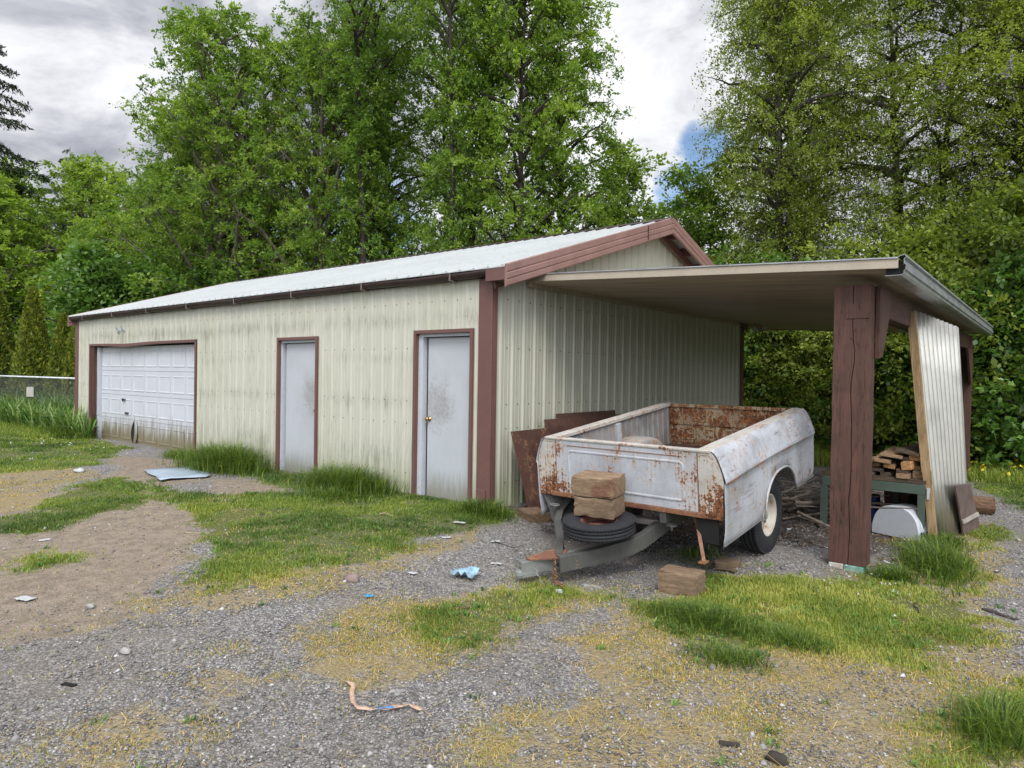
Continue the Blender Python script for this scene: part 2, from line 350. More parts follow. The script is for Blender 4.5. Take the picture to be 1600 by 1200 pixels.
NEED = mat_leaf('conifer_needle', [(.010, .022, .010), (.020, .038, .014), (.040, .060, .022), (.06, .075, .03)], .1)
ARBO = mat_leaf('arborvitae_leaf', [(.03, .06, .010), (.08, .12, .014), (.16, .19, .022), (.30, .31, .04)], .35)
WIST = mat_leaf('lilac_flower', [(.22, .17, .30), (.34, .28, .44), (.42, .36, .52)], .3)
GRASSM = mat_leaf('green_grass_blade', [(.05, .10, .018), (.12, .19, .03), (.235, .30, .045), (.40, .41, .10)], .4, objvar=False)
DRYM = mat_leaf('dry_grass_blade', [(.21, .23, .035), (.43, .31, .065), (.56, .39, .14), (.62, .49, .27)], .25, objvar=False)
WEEDM = mat_leaf('weed_leaf', [(.04, .10, .02), (.09, .19, .035), (.18, .30, .07), (.38, .46, .2)], .35, objvar=False)

# ------------------------------------------------------------------ ground
def sst(x, a, b):
    t = np.clip((x-a)/(b-a), 0, 1); return t*t*(3-2*t)
def gz(x, y):
    x = np.asarray(x, float); y = np.asarray(y, float)
    return -.18*np.maximum(sst(x, -.5, 2.5), .85*sst(-y, 1.5, 5))+.085*np.exp(-((x-3.0)**2+(y-.75)**2)/.35)
_rng = np.random.default_rng(5)
_lat = _rng.random((256, 256))
def vnoise(x, y, s):
    x = np.asarray(x)*s+1000; y = np.asarray(y)*s+1000
    xi = np.floor(x).astype(int); yi = np.floor(y).astype(int); fx = x-xi; fy = y-yi
    fx = fx*fx*(3-2*fx); fy = fy*fy*(3-2*fy)
    a = _lat[xi % 256, yi % 256]; b = _lat[(xi+1) % 256, yi % 256]; c = _lat[xi % 256, (yi+1) % 256]; d = _lat[(xi+1) % 256, (yi+1) % 256]
    return (a*(1-fx)+b*fx)*(1-fy)+(c*(1-fx)+d*fx)*fy
def fbm(x, y, s, o=4):
    r = 0; a = .5; t = 0
    for i in range(o): r = r+a*vnoise(x+i*17.3, y-i*9.1, s*2**i); t += a; a *= .6
    return r/t
POLY = {
'green':[
 [(-30,3.5),(-15.67,0.73),(-13.3,.0),(-9.52,-0.34),(-7.10,-1.79),(-7.37,-2.53),(-7.44,-3.02),(-12,-6),(-30,-6)],
 [(-4.39,-3.39),(-5.67,-2.63),(-5.79,-1.90),(-4.53,-1.92),(-3.23,-2.81),(-3.37,-3.50)],
 [(-3.94,-3.89),(-3.86,-3.41),(-3.21,-3.20),(-2.68,-3.66),(-3.07,-4.11)],
 [(-2.25,-4.31),(-2.27,-4.00),(-1.63,-3.72),(-1.29,-3.89),(-1.48,-4.50)],
 [(-4.74,-2.09),(-3.12,-1.85),(-2.6,-0.9),(-7.6,-.25),(-7.6,.1),(0.1,0.1),(0.26,0.13),(0.43,-0.37),(0.39,-1.09),(0.47,-1.71),(0.62,-2.44),(0.50,-2.94),(0.04,-3.63),(-0.06,-3.78),(-0.61,-3.20),(-2.35,-2.40),(-3.72,-2.31)],
 [(1.77,-2.76),(1.77,-2.06),(2.00,-1.50),(2.47,-1.21),(2.59,-1.43),(2.30,-1.91),(2.52,-2.65),(2.47,-3.04),(2.18,-2.98)],
 [(2.63,-1.39),(3.05,-1.23),(2.97,-0.39),(3.25,0.27),(3.75,0.51),(4.23,0.76),(4.68,0.67),(4.94,0.17),(5.06,-0.41),(4.87,-0.79),(4.70,-1.15),(4.80,-1.37),(4.39,-1.61),(4.06,-1.51),(3.88,-1.87),(3.44,-1.84),(2.96,-1.69)],
 [(5.15,-1.40),(5.34,-0.72),(5.9,-2.05),(5.23,-1.93)],
 [(4.11,2.40),(4.44,2.91),(4.76,1.95),(4.88,0.73),(4.64,0.63),(4.31,1.24)],
 [(-3,8.4),(4.16,8.4),(4.97,5.98),(5.64,4.68),(9,3),(30,8),(30,30),(-3,30)],
 [(4.44,3.56),(4.75,4.60),(5.07,3.29),(4.88,2.56),(4.60,2.48)],
 [(4.85,-2.18),(5.13,-1.57),(5.31,-1.86),(5.19,-2.53),(4.92,-2.70)],
 [(1.72,-1.66),(1.94,-1.40),(2.13,-1.66),(1.96,-1.96)],
 [(2.16,-1.62),(2.51,-1.29),(2.63,-1.50),(2.30,-1.81)]],
'dry':[
 [(-9,-3.2),(-7.13,-2.15),(-5.87,-1.96),(-5.48,-2.77),(-4.39,-3.39),(-4.40,-3.78)],
 [(-0.23,-4.00),(-0.13,-3.38),(0.62,-2.44),(0.47,-1.71),(0.58,-0.90),(0.81,-1.25),(0.90,-1.62),(0.97,-2.45),(0.80,-3.42),(0.49,-3.84)],
 [(1.89,-3.87),(1.47,-3.28),(1.40,-2.82),(1.57,-2.30),(1.89,-1.33),(2.50,-1.06),(2.78,-1.75),(2.58,-2.44),(2.60,-3.00),(2.47,-3.53),(2.31,-3.78)],
 [(-2.41,-2.44),(-2.92,-1.96),(-2.02,-1.71),(-1.12,-2.54),(-1.01,-3.00)],
 [(2.65,-2.39),(2.67,-1.36),(2.88,-0.34),(3.71,0.69),(4.98,0.83),(5.20,-0.43),(5.9,-2.51),(5.2,-4.2),(3.59,-4.2),(3.25,-3.39),(3.26,-2.99)],
 [(1.61,-4.93),(1.64,-4.73),(1.91,-4.58),(2.10,-4.65),(2.09,-4.85),(1.82,-4.97)],
 [(1.52,-4.41),(1.51,-4.10),(1.81,-4.11),(1.84,-4.39)],
 [(3.92,2.63),(4.70,5.41),(5.08,2.92),(5.15,0.98),(4.37,0.51)],
 [(2.92,-3.58),(3.20,-3.15),(3.60,-3.70),(3.25,-4.01)]],
'dirt':[
 [(-3.13,-4.51),(-5.52,-3.50),(-5.23,-2.85),(-6.34,-1.78),(-8.49,-1.19),(-7.12,-0.17),(-4.65,-1.07),(-4.17,-2.12),(-2.35,-2.40),(-0.61,-3.20),(0.05,-3.88),(0.29,-4.52),(-0.02,-5.13),(-2,-6)],
 [(-3.59,-1.66),(-4.23,-1.10),(-3.71,-0.58),(-2.81,-0.89),(-2.53,-1.31),(-2.88,-1.81)]],
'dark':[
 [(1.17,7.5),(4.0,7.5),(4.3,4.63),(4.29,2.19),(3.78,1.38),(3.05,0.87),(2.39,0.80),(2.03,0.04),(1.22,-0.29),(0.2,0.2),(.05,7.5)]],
'bare':[
 [(4.27,-1.59),(4.58,-0.83),(5.03,0.06),(5.33,0.51),(5.35,-0.96),(4.93,-1.38),(4.63,-1.58)]]}
def pmask(key, x, y, soft=.18, amp=.35):
    nz = (fbm(x+5, y+3, 1.3)-.5)*2*amp+(fbm(x, y, 7)-.5)*2*amp*.45
    out = np.zeros(len(x))
    for pl in POLY[key]:
        P = np.array(pl); lo = P.min(0)-.9; hi = P.max(0)+.9
        idx = np.where((x > lo[0]) & (x < hi[0]) & (y > lo[1]) & (y < hi[1]))[0]
        if not len(idx): continue
        X = x[idx]; Y = y[idx]; d2 = np.full(len(idx), 1e9); ins = np.zeros(len(idx), bool)
        for i in range(len(P)):
            a = P[i]; b = P[(i+1) % len(P)]; e = b-a; wx = X-a[0]; wy = Y-a[1]
            t = np.clip((wx*e[0]+wy*e[1])/(e@e), 0, 1); d2 = np.minimum(d2, (wx-t*e[0])**2+(wy-t*e[1])**2)
            c = ((a[1] > Y) != (b[1] > Y)); den = (b[1]-a[1]) if abs(b[1]-a[1]) > 1e-9 else 1e-9
            ins ^= c & (X < (b[0]-a[0])*(Y-a[1])/den+a[0])
        sd = np.sqrt(d2)*np.where(ins, 1, -1)
        out[idx] = np.maximum(out[idx], sst(sd+nz[idx], -soft, soft))
    return out
def axis(lo, hi, st, far):
    a = list(np.arange(lo, hi+1e-6, st)); s = st; x = lo
    l = []; 
    while x > -far: s *= 1.16; x -= s; l.append(x)
    s = st; x = hi; r = []
    while x < far: s *= 1.16; x += s; r.append(x)
    return np.array(l[::-1]+a+r)
gx = axis(-8, 6, .055, 900); gy = axis(-5.6, 3.2, .055, 900)
GX, GY = np.meshgrid(gx, gy, indexing='ij'); fx = GX.ravel(); fy = GY.ravel()
near = (np.abs(fx) < 40) & (np.abs(fy) < 40)
fz = gz(fx, fy)+np.where(near, (fbm(fx, fy, 1.1)-.5)*.035+(fbm(fx, fy, 6)-.5)*.018, 0)
ii = np.arange(len(gx)*len(gy)).reshape(len(gx), len(gy))
quads = np.stack([ii[:-1, :-1], ii[1:, :-1], ii[1:, 1:], ii[:-1, 1:]], -1).reshape(-1, 4)
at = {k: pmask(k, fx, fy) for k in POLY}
far_ = sst(np.hypot(fx, fy), 12, 18); at['green'] = np.maximum(at['green'], far_)
def m_ground():
    m, t, b, ob = mat_base('gravel_and_turf')
    A = {k: t.new('ShaderNodeAttribute', attribute_name=k).outputs['Fac'] for k in POLY}
    def vor(sc):
        n = t.new('ShaderNodeTexVoronoi', {'Scale': sc, 'Randomness': 1.}); t.l.new(ob, n.inputs['Vector']); return n
    v1 = vor(85); v2 = vor(38)
    g1 = t.ramp(t.sep(v1.outputs['Color'])[0], [(0, (.085, .080, .078)), (.5, (.155, .148, .142)), (.8, (.25, .24, .23)), (1, (.42, .40, .38))])
    g2 = t.ramp(t.sep(v2.outputs['Color'])[1], [(0, (.10, .094, .09)), (.6, (.18, .172, .165)), (1, (.38, .37, .36))])
    n0 = t.noise(ob, .9, 5, .6); n1_ = t.noise(ob, 9, 6, .65); n3 = t.noise(ob, 60, 4, .65)
    gr = t.mix(t.step(n1_, .5, .62), g1, g2)
    gr = t.mix(t.math('MULTIPLY', t.step(n0, .40, .62), .45), gr, (.175, .15, .12))
    di = t.mix(t.step(n1_, .35, .68), (.26, .215, .165), (.175, .145, .11)); di = t.mix(t.math('MULTIPLY', t.step(n3, .5, .7), .5), di, (.09, .07, .052)); di = t.mix(t.math('MULTIPLY', t.step(n3, .42, .3), .5), di, (.32, .28, .22))
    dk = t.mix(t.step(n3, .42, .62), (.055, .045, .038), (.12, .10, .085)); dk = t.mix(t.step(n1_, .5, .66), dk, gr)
    gn = t.mix(t.step(n3, .4, .65), (.055, .08, .018), (.11, .115, .035))
    dr = t.mix(t.step(n3, .4, .65), (.29, .225, .10), (.18, .14, .075))
    def k(a, lo, hi, n=n3, amp=.9):
        return t.step(t.math('ADD', a, t.math('MULTIPLY', t.math('SUBTRACT', n, .5), amp)), lo, hi)
    c = t.mix(k(A['dirt'], .35, .65), gr, di)
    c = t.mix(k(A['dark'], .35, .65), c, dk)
    c = t.mix(t.math('MULTIPLY', k(A['dry'], .50, 1.0, n1_, 1.8), .75), c, dr)
    c = t.mix(t.math('MULTIPLY', k(A['green'], .45, .85, n1_, 1.2), .85), c, gn)
    t.set(b.inputs['Base Color'], c); b.inputs['Roughness'].default_value = .95; b.inputs['Specular IOR Level'].default_value = .15
    h = t.math('ADD', t.math('MULTIPLY', v1.outputs['Distance'], -.8), t.math('MULTIPLY', v2.outputs['Distance'], -.9)); h = t.math('ADD', h, t.math('MULTIPLY', n3, .7))
    bump(t, b, h, .8, .012)
    return m
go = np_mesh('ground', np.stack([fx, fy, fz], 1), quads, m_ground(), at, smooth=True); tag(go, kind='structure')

# ------------------------------------------------------------------ garage building
B = empty('garage_building', (0, 0, 0))
tag(B, 'long cream metal garage with white roof, brown trim and mould streaked front wall', 'garage')
LX = -13.4; WY = 8.2; EZ = 2.80; RZ = 4.12; RY = 4.10; SL = (RZ-EZ-.02)/RY
def siding(name, P0, d, nrm, length, top, openings, mat, zbot=-.25, pitch=.2286):
    """ribbed sheet: vertical trapezoid ribs; openings cut out"""
    d = Vector(d); nrm = Vector(nrm); P0 = Vector(P0); prof = []
    s = -.05
    while s < length+pitch:
        prof += [(s-.030, 0), (s-.011, .021), (s+.011, .021), (s+.030, 0)]
        for q in (pitch/3, 2*pitch/3): prof += [(s+q-.014, 0), (s+q, .005), (s+q+.014, 0)]
        s += pitch
    def depth(x):
        for (a, da), (b, db) in zip(prof, prof[1:]):
            if a <= x <= b: return da+(db-da)*(x-a)/max(b-a, 1e-9)
        return 0
    xs = [p for p in prof if 0 < p[0] < length]+[(0, depth(0)), (length, depth(length))]
    for (a, b_, z0, z1) in openings: xs += [(a, depth(a)), (b_, depth(b_))]
    xs.sort(); mb = MB()
    for (a, da), (b_, db) in zip(xs, xs[1:]):
        if b_-a < 1e-5: continue
        mid = (a+b_)/2; segs = [(zbot, None)]
        for (o0, o1, z0, z1) in openings:
            if o0 < mid < o1: segs = ([(zbot, z0)] if z0 > zbot else [])+[(z1, None)]
        for (z0, z1) in segs:
            ta = top(a) if z1 is None else z1; tb = top(b_) if z1 is None else z1
            pa = P0+d*a+nrm*da; pb = P0+d*b_+nrm*db
            mb.add([pa+Vector((0, 0, z0)), pb+Vector((0, 0, z0)), pb+Vector((0, 0, tb)), pa+Vector((0, 0, ta))], [(0, 1, 2, 3)])
    return mb
OPN = [(-12.48, -7.36, -.3, 2.15), (-4.54, -3.53, -.3, 2.12), (-1.29, -.32, -.3, 2.14)]
mb = siding('front', (0, 0, 0), (-1, 0, 0), (0, -1, 0), -LX, lambda s: EZ, [(-b, -a, z0, z1) for a, b, z0, z1 in OPN], SIDF)
fw = mb.build('front_wall', SIDF, B)
gt = lambda s: EZ+SL*min(s, WY-s)-.02
siding('g', (0, 0, 0), (0, 1, 0), (1, 0, 0), WY, gt, [], SIDG).build('gable_wall', SIDG, B)
siding('g', (LX, 0, 0), (0, 1, 0), (-1, 0, 0), WY, gt, [], SIDG).build('gable_wall', SIDG, B)
siding('g', (0, WY, 0), (-1, 0, 0), (0, 1, 0), -LX, lambda s: EZ, [], SIDG).build('rear_wall', SIDG, B)
mb = MB()
for zz in (.28, .95, 1.25, 1.95, 2.55):
    s = .065
    while s < WY: mb.add([(0.004+.012*math.cos(a), s+.008*math.cos(a), zz+.008*math.sin(a)) for a in (0, 1.57, 3.14, 4.71)]+[(.012, s, zz)], [(0, 1, 4), (1, 2, 4), (2, 3, 4), (3, 0, 4)]) if zz < gt(s) else None; s += .2286
    s = .11
    while s < -LX:
        x = -s
        if not any(a-.05 < x < b_+.05 and zz < z1 for a, b_, z0, z1 in OPN):
            mb.add([(x-.008, -.004, zz-.008), (x+.008, -.004, zz-.008), (x+.008, -.004, zz+.008), (x-.008, -.004, zz+.008), (x, -.012, zz)], [(0, 1, 4), (1, 2, 4), (2, 3, 4), (3, 0, 4)])
        s += .2286
tag(mb.build('screws', GUT, B), kind='stuff')
# corner trims
def trim(lo, hi, name='corner_trim', mat=TRIM, bev=.006): return MB().box(lo, hi).build(name, mat, B, bevel=bev)
trim((-.185, -.032, -.2), (.034, .0, EZ-.02)); trim((.002, .002, -.2), (.034, .075, EZ+.0))
trim((-.17, -.05, .0), (-.02, -.034, .22), 'corner_patch')
trim((.002, WY-.10, -.2), (.04, WY+.03, EZ)); trim((LX-.034, -.032, -.2), (LX+.16, .0, EZ-.02)); trim((LX-.034, .002, -.2), (LX-.002, .08, EZ-.02))
# concrete slab edge and floor
MB().box((LX+.05, .03, -.3), (-.05, WY-.05, -.035)).build('concrete_slab', CONC, B)
MB().box((-12.4, -.16, -.3), (-7.4, .02, -.03)).build('garage_apron', CONC, B, bevel=.01)
# opening trims
def frame(a, b_, z1, w_=.045, mat=TRIM, d0=-.036, d1=.10):
    m_ = MB(); m_.box((a-w_, d0, -.12), (a, d1, z1)); m_.box((b_, d0, -.12), (b_+w_, d1, z1)); m_.box((a-w_, d0, z1), (b_+w_, d1, z1+w_)); return m_
for i, (a, b_, z0, z1) in enumerate(OPN[1:]):
    frame(a, b_, z1).build('door_frame', TRIM, B)
# doors
def pdoor(a, b_, z1, knobx, xc, sx_, jl, y0=.075, kz=1.02):
    M_ = m_pdoor('stained_door_%d' % int(-a*10), sx_, .36, xc)
    m_ = MB(); m_.box((a+.001, .02, -.09), (a+jl, .10, z1-.002)); m_.box((a+jl, .02, z1-.04), (b_-.001, .10, z1-.002)); m_.box((a+jl, .045, -.10), (b_-.001, .10, -.065))
    m_.build('door_jamb', WHITE, B)
    d = MB().box((a+jl+.034, y0, -.06), (b_-.006, y0+.04, z1-.05)).build('door', M_, B, bevel=.003)
    k = MB().lathe([(0, 0.0), (0, .033), (.008, .033), (.012, .012), (.035, .012), (.042, .026), (.058, .028), (.066, .018), (.068, 0)], 20, Matrix.Translation((knobx, y0, kz)) @ Matrix.Rotation(R_(-90), 4, 'Z'))
    k.build('door_knob', BRASS, d, smooth=True)
    return d
pdoor(-4.54, -3.53, 2.12, -3.60, -3.74, .30, .035)
pdoor(-1.29, -.32, 2.14, -1.13, -.98, .28, .085, y0=.085)
for (g0, g1, gz_) in ((-1.21, -1.16, 2.10), (-4.51, -4.46, 2.08)): MB().box((g0, .118, -.08), (g1, .13, gz_)).build('door_gap_dark', BLACK, B)  # black strips set behind the door gaps to stand for their dark inside
# garage door
ga, gb, _, gz1 = OPN[0]
m_ = MB(); m_.box((ga-.05, -.036, -.1), (ga, .02, gz1)); m_.box((gb, -.036, -.1), (gb+.05, .02, gz1))
n = 14
for i in range(n):
    x0 = ga-.05+(gb-ga+.1)*i/n; x1 = ga-.05+(gb-ga+.1)*(i+1)/n
    h0 = lambda x: -.045*math.exp(-((x-(ga+1.9))/.9)**2)
    m_.add([(x0, -.036, gz1+h0(x0)), (x1, -.036, gz1+h0(x1)), (x1, -.036, gz1+.05+h0(x1)*.6), (x0, -.036, gz1+.05+h0(x0)*.6), (x0, .1, gz1+h0(x0)), (x1, .1, gz1+h0(x1)), (x1, .1, gz1+.05), (x0, .1, gz1+.05)],
           [(0, 1, 2, 3), (0, 4, 5, 1), (3, 2, 6, 7)])
m_.build('garage_door_frame', TRIM, B)
MB().box((ga+.001, -.01, -.12), (ga+.17, .13, gz1-.01)).build('timber_jamb', BROWN, B, bevel=.008, jit=.004)
MB().box((ga+.172, .06, -.06), (ga+.29, .14, gz1-.03)).build('door_track', WHITE, B, bevel=.004)
GD = empty('garage_door', (0, 0, 0), parent=B)
gx0 = ga+.292; gx1 = gb-.004; gh = (gz1+.0)/4
def garage_section(k):
    z0 = -.03+k*gh+.003; z1 = -.03+(k+1)*gh-.003; y = .13; mb = MB()
    pw = .62; x = gx1-.08
    mb.box((gx0, y, z0), (gx1, y+.035, z1))
    while x > gx0+.1:
        a = max(x-pw+.09, gx0+.03); b_ = x
        for (ox, oy, dy) in ((0, 0, .0),):
            za = z0+.085; zb = z1-.085; t_ = .018
            o_ = [(a, za), (b_, za), (b_, zb), (a, zb)]; i_ = [(a+t_, za+t_), (b_-t_, za+t_), (b_-t_, zb-t_), (a+t_, zb-t_)]; i2 = [(a+2.4*t_, za+2.4*t_), (b_-2.4*t_, za+2.4*t_), (b_-2.4*t_, zb-2.4*t_), (a+2.4*t_, zb-2.4*t_)]
            vs = [(p, y-.004, q) for p, q in o_]+[(p, y-.009, q) for p, q in i_]+[(p, y-.002, q) for p, q in i2]
            mb.add(vs, [(j, (j+1) % 4, 4+(j+1) % 4, 4+j) for j in range(4)]+[(4+j, 4+(j+1) % 4, 8+(j+1) % 4, 8+j) for j in range(4)]+[(8, 9, 10, 11)])
        x -= pw
    return mb.build('door_section', GDM, GD)
for k in range(4): garage_section(k)
MB().box((gx0-.2, .17, -.1), (gx1+.1, .18, gz1+.2)).build('door_shadow_gap', BLACK, GD)
hx = -10.33
cr = [(hx-.20+.13*(2*i/12-1)**2+.05*(i/12), .108, -.02+.52*i/12) for i in range(13)]
ot = [(hx-.03+.0*i-.03*(2*i/12-1)**2+.06*(i/12), .108, -.02+.52*i/12) for i in range(13)]
mb = MB(); mb.add(cr+ot, [(i, 13+i, 14+i, i+1) for i in range(12)]); mb.build('torn_hole_dark', BLACK, GD)  # flat black patch standing in for the dark inside the torn hole
fm = [(x-.05*math.sin(math.pi*i/12)*0, .106, z) for i, (x, y, z) in enumerate(ot)]; fl = [(x+.06, .099, z) for i, (x, y, z) in enumerate(ot)]
fo = [(x+.16-.08*(2*i/12-1)**2, .107, z) for i, (x, y, z) in enumerate(ot)]
mb = MB(); mb.add(fm+fl+fo, [(i, 13+i, 14+i, i+1) for i in range(12)]+[(13+i, 26+i, 27+i, 14+i) for i in range(12)]); mb.build('curled_flap', GDM, GD, smooth=True)
MB().box((hx+.13, .105, -.02), (hx+.15, .109, .20)).build('split', BLACK, GD)  # thin black bar standing in for the dark inside the slit
MB().box((-10.98, .09, .93), (-10.84, .128, .955)).box((-10.93, .08, .90), (-10.90, .10, .97)).build('door_handle', GUT, GD)
MB().box((-10.83, .095, .62), (-10.68, .128, .665)).build('lift_handle', GUT, GD, bevel=.006)
# wall marks above garage door
mb = MB()
for (x, z, a) in ((-10.95, 2.50, .5), (-10.86, 2.44, -.3), (-10.72, 2.52, 1.2), (-10.62, 2.47, .2)):
    M = Matrix.Translation((x, -.03, z)) @ Matrix.Rotation(a, 4, 'Y'); mb.box((-.07, 0, -.012), (.07, .005, .012), M)
mb.build('wire_remnant', mat_plain('bluish_grey', (.20, .24, .36), .6), B)
# roof
def roof_slope(name, y0, y1, z0, z1, ox0, ox1):
    mb = MB(); xs = []; s = ox0
    while s < ox1:
        xs += [(s, 0), (s+.06, 0), (s+.075, .02), (s+.098, .02), (s+.113, 0)]; s += .2286
    xs = [(x, h) for x, h in xs if x < ox1]+[(ox1, 0)]
    n = len(xs); vs = [(x, y0, z0+h) for x, h in xs]+[(x, y1, z1+h) for x, h in xs]+[(x, y0, z0-.008) for x, h in xs]+[(x, y1, z1-.008) for x, h in xs]
    fs = []
    for i in range(n-1): fs += [(i, i+1, n+i+1, n+i), (2*n+i, 3*n+i, 3*n+i+1, 2*n+i+1), (i, 2*n+i, 2*n+i+1, i+1)]
    fs += [(n-1, 3*n-1, 4*n-1, 2*n-1)]
    mb.add(vs, fs); return mb.build(name, ROOFW, B)
RX0, RX1 = LX-.10, .355
ey = -.17; ez = EZ+.075; rz = 4.215
rf = roof_slope('roof_slope', ey, RY, ez, rz, RX0, RX1)
roof_slope('roof_slope', WY-ey, RY, ez, rz, RX0, RX1)
mb = MB(); mb.add([(RX0, RY-.14, rz-.02), (RX1+.02, RY-.14, rz-.02), (RX1+.02, RY, rz+.04), (RX0, RY, rz+.04), (RX0, RY+.14, rz-.02), (RX1+.02, RY+.14, rz-.02)], [(0, 1, 2, 3), (3, 2, 5, 4)])
mb.build('ridge_cap', GUT, B)
# rake fascia with pressed ridges
def rake(y0, z0, y1, z1, x):
    mb = MB(); prof = [(0, -.02), (.008, -.005), (.008, .05), (0, .06), (.012, .075), (.012, .13), (0, .14), (.008, .16), (.008, .235), (-.01, .245)]
    pts = []
    for (px_, h) in prof: pts += [(x+px_, y0, z0-.245+h+.02)]
    q = [(x+px_, y1, z1-.245+h+.02) for px_, h in prof]; n = len(prof)
    bk = [(x-.03, y0, z0-.245), (x-.03, y1, z1-.245), (x-.03, y1, z1+.02), (x-.03, y0, z0+.02)]
    mb.add(pts+q+bk, [(i, n+i, n+i+1, i+1) for i in range(n-1)]+[(2*n, 2*n+3, 2*n+2, 2*n+1), (0, 2*n, 2*n+1, n), (n-1, 2*n-1, 2*n+2, 2*n+3), tuple([2*n]+list(range(n))+[2*n+3])])
    return mb
rk0 = ez-.0; rk1 = rz+.01
rake(ey, rk0+.005, RY, rk1, .365).build('rake_fascia', RAKE, B)
rake(RY, rk1, WY-ey, rk0+.005, .365).build('rake_fascia', RAKE, B)
MB().box((.374, RY-.9, rk1-.285-.21), (.3885, RY-.895, rk1-.28)).build('fascia_joint', GUT, B)
rake(ey, rk0+.005, RY, rk1, RX0+.02).build('rake_fascia', RAKE, B)
for k in range(7):
    f = (k+.4)/7; y = ey+(RY-ey)*f; z = ez+(rz-ez)*f
    for yy in (y, WY-y): MB().box((.036, yy-.045, z-.135), (.335, yy+.045, z-.012)).build('lookout', TRIM, B)
mb = MB()
for s_ in (1, -1):
    a = (.09, ey+.1, ez-.17) if s_ == 1 else (.09, WY-ey-.1, ez-.17); mb.bar(a, (.09, RY, rz-.17), .035, .13)
mb.build('gable_rafter', TRIM, B)
MB().box((.0365, ey+.005, EZ-.08), (.332, ey+.05, ez-.01)).box((.0365, -.12, EZ-.08), (.332, .10, EZ-.06)).build('eave_return', TRIM, B)
# gutter along the front eave
mb = MB(); prof = [(-.045, .085), (-.05, .028), (-.08, .010), (-.125, .018), (-.15, .06), (-.162, .085), (-.154, .088), (-.14, .06), (-.12, .03), (-.08, .02), (-.058, .034)]
gx0_, gx1_ = LX-.12, .10; NG = 40; n = len(prof); vs = []
for i in range(NG+1):
    x = gx0_+(gx1_-gx0_)*i/NG; sag = -.005*math.sin(i*.9)-.003*math.sin(i*2.3)
    vs += [(x, y, EZ-.03+z+sag) for y, z in prof]
mb.add(vs, [(i*n+j, (i+1)*n+j, (i+1)*n+j+1, i*n+j+1) for i in range(NG) for j in range(n-1)]+[tuple(range(6)), tuple(NG*n+j for j in range(5, -1, -1))])
mb.build('gutter', GUT, B, smooth=True)
MB().box((LX-.1, -.043, EZ-.02), (.0, -.036, EZ+.06)).build('eave_fascia', GUT, B)
BRKT = mat_plain('dull_bracket', (.17, .13, .125), .6)
for i in range(8):
    x = -.55-i*1.72
    MB().box((x-.015, -.17, EZ-.035), (x+.015, -.04, EZ-.025)).box((x-.012, -.174, EZ-.03), (x+.012, -.166, EZ+.06)).build('gutter_bracket', BRKT, B)

# ------------------------------------------------------------------ carport (roof, posts, beam)
K = empty('carport', (3.84, .8, -.2)); tag(K, 'open lean-to carport with beige metal pan roof on thick brown timber posts', 'carport')
K.location = (0, 0, 0)
zo = 2.60; zi = 2.815; XO = 4.24; YF0 = .64; YF1 = .50; YB = 9.75
# pan roof: interlocking ridged pans running outward
mb = MB(); ys = []; y = 0.
L_ = YB-.6
while y < 1: ys += [(y, 0), (min(y+.012, 1), -.022), (min(y+.024, 1), 0)]; y += 1/58
vs = []
for (f, h) in ys:
    yi = YF0+(YB-YF0)*f; yo = YF1+(YB-YF1)*f
    vs += [(.03, yi, zi+h), (XO, yo, zo+h), (.03, yi, zi+.075), (XO, yo, zo+.075)]
n = len(ys); fs = []
for i in range(n-1):
    a = 4*i; fs += [(a, a+4, a+5, a+1), (a+2, a+3, a+7, a+6)]
fs += [(0, 1, 3, 2), (4*n-4, 4*n-2, 4*n-1, 4*n-3), ]
mb.add(vs, fs); mb.build('roof_pans', SOFF, K)
mb = MB(); mb.bar((.03, YF0-.012, zi+.035), (XO+.0, YF1-.012, zo+.035), .022, .085); mb.build('front_edge_trim', mat_plain('beige_edge', (.38, .33, .26), .4, var=.1), K, bevel=.004)
mb = MB(); mb.bar((.03, YF0-.016, zi+.084), (XO+.0, YF1-.016, zo+.084), .04, .012); mb.build('drip_edge', ALU, K)
# outer gutter fascia (pressed aluminium) hollow with open front end
prof = [(XO, .085), (XO+.015, .10), (XO+.055, .105), (XO+.062, .085), (XO+.045, .075), (XO+.045, .03), (XO+.060, .02), (XO+.060, -.02), (XO+.045, -.03), (XO+.045, -.055), (XO+.02, -.065), (XO-.10, -.065)]
n = len(prof); mb = MB()
mb.add([(x, YF1-.03, zo+z) for x, z in prof]+[(x, YB, zo+z) for x, z in prof], [(j, n+j, n+j+1, j+1) for j in range(n-1)]); go_ = mb.build('outer_gutter', ALU, K)
sd_ = go_.modifiers.new('s', 'SOLIDIFY'); sd_.thickness = .004
MB().box((XO+.046, YF1-.025, zo+.022), (XO+.0485, YB, zo+.030)).box((XO+.046, YF1-.025, zo+.066), (XO+.0485, YB, zo+.072)).build('gutter_seam', BLACK, K)
MB().box((XO-.10, YF1+.02, zo-.055), (XO+.03, YF1+.03, zo+.06)).build('gutter_void', BLACK, K)
# ledger, rear edge
MB().bar((.06, YF0, zi-.04), (.06, YB, zi-.04), .05, .06).build('ledger', SOFF, K)
MB().bar((.03, YB+.015, zi+.02), (XO, YB+.015, zo+.02), .03, .13).build('rear_edge_trim', SOFF, K)
MB().prism([(.04, YB-1.2, zi-.03), (.34, YB-.9, zi-.06), (.04, YB-.9, zi-.16)], (0, .05, 0)).build('ledger_bracket', WHITE, K)
